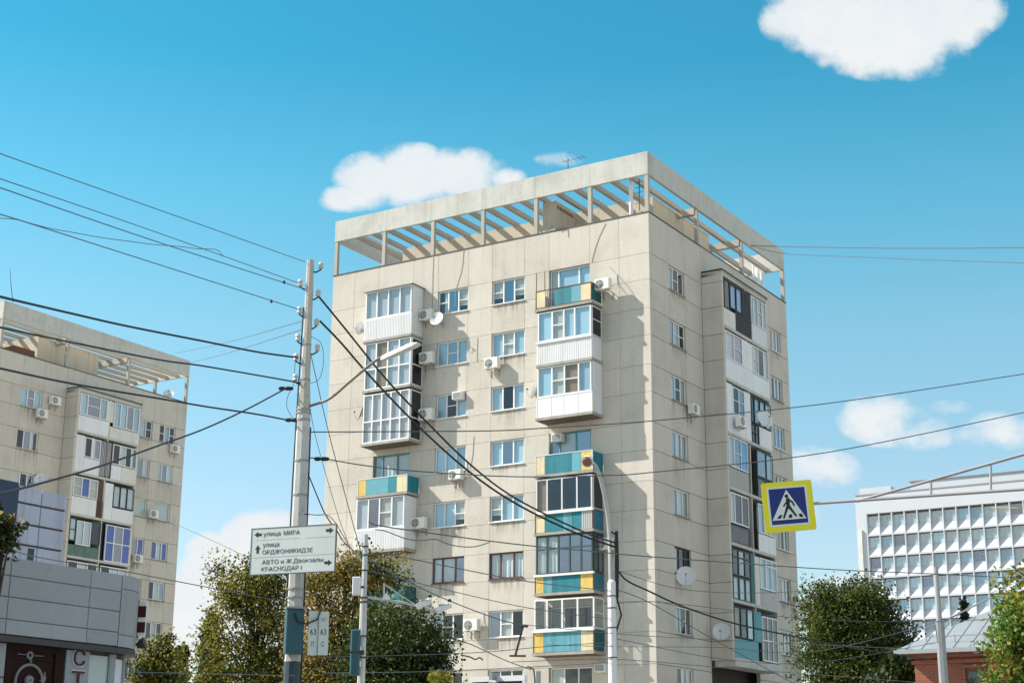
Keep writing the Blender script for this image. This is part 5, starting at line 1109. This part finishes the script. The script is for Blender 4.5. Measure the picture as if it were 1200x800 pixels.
# ------------------------------------------------------------------ trees
leafmat('leaf_dark', (.014, .028, .007), (.06, .088, .014), .28); leafmat('leaf_olive', (.12, .13, .018), (.46, .39, .065)); leafmat('leaf_brown', (.26, .16, .05), (.48, .34, .11)); leafmat('leaf_fresh', (.08, .18, .03), (.20, .30, .05)); leafmat('needle', (.020, .040, .022), (.045, .07, .03))
leafmat('leaf_green', (.035, .060, .010), (.17, .19, .03), .40); mat('bark', (.055, .042, .032), .95, .3, 6, .5)
def crown_mesh(pts, size, mats, weights, rng, up=.5):
    """one small folded leaf at each point"""
    n = len(pts); d = rng.normal(size=(n, 3)); d[:, 2] -= .25; d /= np.linalg.norm(d, axis=1)[:, None]
    nrm = rng.normal(size=(n, 3)) * .8; nrm[:, 2] += up; s = np.cross(d, nrm); s /= np.linalg.norm(s, axis=1)[:, None] + 1e-9
    L_ = size * rng.uniform(.6, 1.25, n)[:, None]; q = np.cross(s, d)
    V = np.stack([pts, pts + d * L_ * .5 + s * L_ * .36 + q * L_ * .08, pts + d * L_, pts + d * L_ * .5 - s * L_ * .36 + q * L_ * .08], 1).reshape(-1, 3)
    me = bpy.data.meshes.new('crown'); me.vertices.add(4 * n); me.vertices.foreach_set('co', V.ravel()); me.loops.add(4 * n); me.loops.foreach_set('vertex_index', np.arange(4 * n, dtype=np.int32))
    me.polygons.add(n); me.polygons.foreach_set('loop_start', np.arange(0, 4 * n, 4, dtype=np.int32)); me.polygons.foreach_set('loop_total', np.full(n, 4, dtype=np.int32))
    for m in mats: me.materials.append(MATS[m])
    return me, n
def tree(name, label, base, lobes, n, size, mats=('leaf_dark',), pick=None, clump=.58, per=80, trunk=.14, cat='tree', group='trees around the towers', seed=1, up=.5, shell=.55):
    """lobes: (x, y, z, rx, ry, rz) relative to the foot; leaves gather in clumps at twig ends"""
    rng = np.random.default_rng(seed); t = empty(name, base, 0, label, cat, group)
    lob = np.array(lobes, float); vol = lob[:, 3] * lob[:, 4] * lob[:, 5]; k = max(6, n // per)
    idx = rng.choice(len(lob), k, p=vol / vol.sum()); u = rng.normal(size=(k, 3)); u /= np.linalg.norm(u, axis=1)[:, None]; rad = rng.uniform(0, 1, k) ** (1 / 3); rad = shell + (1 - shell) * rad if shell < 1 else rad
    rad = np.where(rng.random(k) < .3, rng.random(k) ** .5 * .8, rad) * rng.uniform(.78, 1.10, k)
    c = lob[idx, :3] + u * rad[:, None] * lob[idx, 3:]
    ci = np.repeat(np.arange(k), per); pts = c[ci] + np.clip(rng.normal(size=(k * per, 3)), -1.5, 1.5) * clump * .42 * rng.uniform(.45, 1.5, k)[ci][:, None] * np.array([1, 1, .8])
    me, nn = crown_mesh(pts, size, mats, None, rng, up)
    if len(mats) > 1:
        mi = pick(c, rng)[ci] if pick else rng.integers(0, len(mats), k)[ci]
        fl = rng.random(nn) < .18; mi = np.where(fl, rng.integers(0, len(mats), nn), mi); me.polygons.foreach_set('material_index', mi.astype(np.int32))
    tone = np.clip(rng.beta(1.1, 1.6, k)[ci] + rng.normal(size=nn) * .05, 0, 1); me.attributes.new('tone', 'FLOAT', 'FACE').data.foreach_set('value', tone.astype(np.float32))
    me.update(); o = link('crown', me, t); o['kind'] = 'stuff'
    b = MB(); zt = lob[:, 2].max(); ctr = lob[:, :2].mean(0)
    b.tube(spline([(0, 0, 0), (ctr[0] * .2, ctr[1] * .2, zt * .4), (ctr[0] * .8, ctr[1] * .8, zt * .95)], 4), [trunk, trunk * .95, trunk * .9, trunk * .82, trunk * .72, trunk * .6, trunk * .48, trunk * .34, trunk * .2], 8); b.build('trunk', 'bark', t)
    b = MB(); sel = rng.choice(k, min(k, 46), replace=False)
    for i in sel:
        z0 = min(c[i][2] * rng.uniform(.45, .75), zt * .9); s0 = Vector((ctr[0] * z0 / zt * .8, ctr[1] * z0 / zt * .8, z0)); e = Vector(c[i]); m_ = s0.lerp(e, .5) + Vector((0, 0, .12 * (e - s0).length)); b.tube([s0, m_, e], [trunk * .28, trunk * .17, trunk * .05], 5)
    b.build('limb', 'bark', t); return t
def foot(x, Y): p = at(x, 760, Y); return (p.x, Y, 0)
def lobe(f, px_, py_, Y, rx, rz, ry=None):
    p = at(px_, py_, Y); s = Y / FPX; return (p.x - f[0], p.y - f[1], p.z, rx * s, (ry or rx) * s, rz * s)
TG = 'trees around the towers'
Y = 42; f = foot(308, Y)
tree('street_tree', 'loose olive green tree directly behind the concrete pole', f, [lobe(f, 290, 690, Y, 34, 40), lobe(f, 255, 745, Y, 24, 34), lobe(f, 315, 730, Y, 34, 50), lobe(f, 262, 668, Y, 16, 26), lobe(f, 290, 790, Y, 50, 40), lobe(f, 325, 670, Y, 18, 30), lobe(f, 340, 780, Y, 30, 44), lobe(f, 240, 790, Y, 26, 24)], 26000, .085, ('leaf_olive', 'leaf_dark'), lambda c, r: (r.random(len(c)) < .35).astype(int), seed=11, trunk=.13)
Y = 38; f = foot(405, Y)
tree('street_tree', 'autumn tree with brown and yellow green leaves behind the slim pole', f, [lobe(f, 372, 690, Y, 26, 44), lobe(f, 410, 675, Y, 28, 34), lobe(f, 448, 672, Y, 26, 28), lobe(f, 385, 750, Y, 36, 46), lobe(f, 430, 730, Y, 34, 34), lobe(f, 380, 800, Y, 40, 40)], 20000, .085, ('leaf_brown', 'leaf_olive', 'leaf_dark'),
     lambda c, r: np.where(r.random(len(c)) < np.clip(.5 - (c[:, 0] + .5) * .3, .1, .6), 0, r.integers(1, 3, len(c))), seed=12, trunk=.12)
Y = 35; f = foot(475, Y)
tree('street_tree', 'dense dark green rounded tree under the lowest left balconies', f, [lobe(f, 470, 762, Y, 50, 52), lobe(f, 500, 770, Y, 26, 34), lobe(f, 440, 770, Y, 34, 46), lobe(f, 470, 815, Y, 58, 40)], 34000, .082, ('leaf_dark', 'leaf_green'), lambda c, r: (r.random(len(c)) < np.clip(.12 + (c[:, 2] - 4.4) * .22 - c[:, 0] * .1, .03, .45)).astype(int), seed=13, trunk=.15)  # sunlit top and left painted in by a larger share of paler leaves
Y = 33; f = foot(512, Y)
tree('bush', 'yellow green leafy shoots at the right foot of the dark tree', f, [lobe(f, 508, 795, Y, 12, 22), lobe(f, 515, 812, Y, 16, 24)], 700, .13, ('leaf_olive', 'leaf_fresh'), None, clump=.35, seed=14, trunk=.04, cat='shrub')
Y = 60; f = foot(188, Y)
tree('street_tree', 'yellow green tree top before the foot of the left tower', f, [lobe(f, 188, 762, Y, 18, 22), lobe(f, 178, 790, Y, 22, 22), lobe(f, 200, 790, Y, 20, 18)], 6000, .14, ('leaf_olive', 'leaf_dark'), lambda c, r: (r.random(len(c)) < .35).astype(int), seed=15, trunk=.15)
def conifer(label, x, ytop, Y, w, seed, n=4200, size=.2, name='conifer'):
    f = foot(x, Y); rng = np.random.default_rng(seed); t = empty(name, f, 0, label, 'conifer', TG); H = at(x, ytop, Y).z; Rb = w * Y / FPX
    k = 240; hz = rng.random(k) ** .8; zz_ = H * (.97 - .75 * hz); r0 = Rb * hz ** .85 * rng.uniform(.75, 1.1, k); an = rng.uniform(0, 2 * math.pi, k); P = []
    for i in range(k):
        m_ = n // k; s = rng.random(m_) ** .6; dr = -.18 * r0[i] * s; P.append(np.stack([np.cos(an[i]) * r0[i] * s, np.sin(an[i]) * r0[i] * s, zz_[i] + dr], 1) + rng.normal(size=(m_, 3)) * .07 * Rb)
    me, nn = crown_mesh(np.concatenate(P), size, ('needle',), None, rng, .3); me.update(); o = link('crown', me, t); o['kind'] = 'stuff'
    MB().tube([(0, 0, 0), (0, 0, H * .96)], [Rb * .12, .02], 7).build('trunk', 'bark', t); return t
conifer('small dark spruce between the left tower and the olive tree', 216, 752, 62, 22, 21)
conifer('tall dark spruce standing left of the olive tree', 246, 705, 55, 30, 22, 6000)
conifer('little dark conifer rising behind the pale metal roof', 1133, 690, 92, 20, 23, 3000, .28)
Y = 66; f = foot(1005, Y)
tree('street_tree', 'large dark leafy tree against the right edge of the tower', f, [lobe(f, 1000, 740, Y, 52, 54), lobe(f, 965, 745, Y, 28, 60), lobe(f, 1040, 762, Y, 32, 38), lobe(f, 1010, 705, Y, 34, 24), lobe(f, 955, 700, Y, 13, 20), lobe(f, 1010, 810, Y, 62, 50), lobe(f, 985, 693, Y, 12, 14), lobe(f, 1030, 722, Y, 18, 14), lobe(f, 1052, 745, Y, 16, 12)], 60000, .13, ('leaf_dark', 'leaf_green'), lambda c, r: (r.random(len(c)) < np.clip(.42 - c[:, 0] * .16, .08, .85)).astype(int), clump=.95, seed=16, trunk=.25)  # paler leaves gather on the left, sun highlights put into the leaf colour
Y = 58; f = foot(1062, Y)
tree('bush', 'dark shrub in front of the brick house wall', f, [lobe(f, 1060, 785, Y, 20, 26), lobe(f, 1040, 800, Y, 20, 24)], 2600, .2, ('leaf_dark',), None, seed=17, trunk=.06, cat='shrub')
Y = 26; f = foot(1222, Y)
tree('street_tree', 'bright green maple branch tips at the right edge', f, [lobe(f, 1204, 720, Y, 26, 50), lobe(f, 1190, 760, Y, 24, 26), lobe(f, 1196, 795, Y, 34, 22), lobe(f, 1235, 750, Y, 50, 80), lobe(f, 1177, 737, Y, 10, 8)], 9000, .10, ('leaf_fresh', 'leaf_olive'), lambda c, r: (r.random(len(c)) < .3).astype(int), clump=.4, seed=18, trunk=.1)
Y = 17; f = foot(-12, Y)
tree('street_tree', 'brownish green branch tips above the shop roof at the left edge', f, [lobe(f, 4, 622, Y, 22, 18), lobe(f, 12, 636, Y, 16, 10), lobe(f, -20, 625, Y, 30, 40), lobe(f, 2, 607, Y, 8, 12)], 3200, .065, ('leaf_dark', 'leaf_brown'), lambda c, r: (r.random(len(c)) < .2).astype(int), clump=.16, seed=19, trunk=.06)
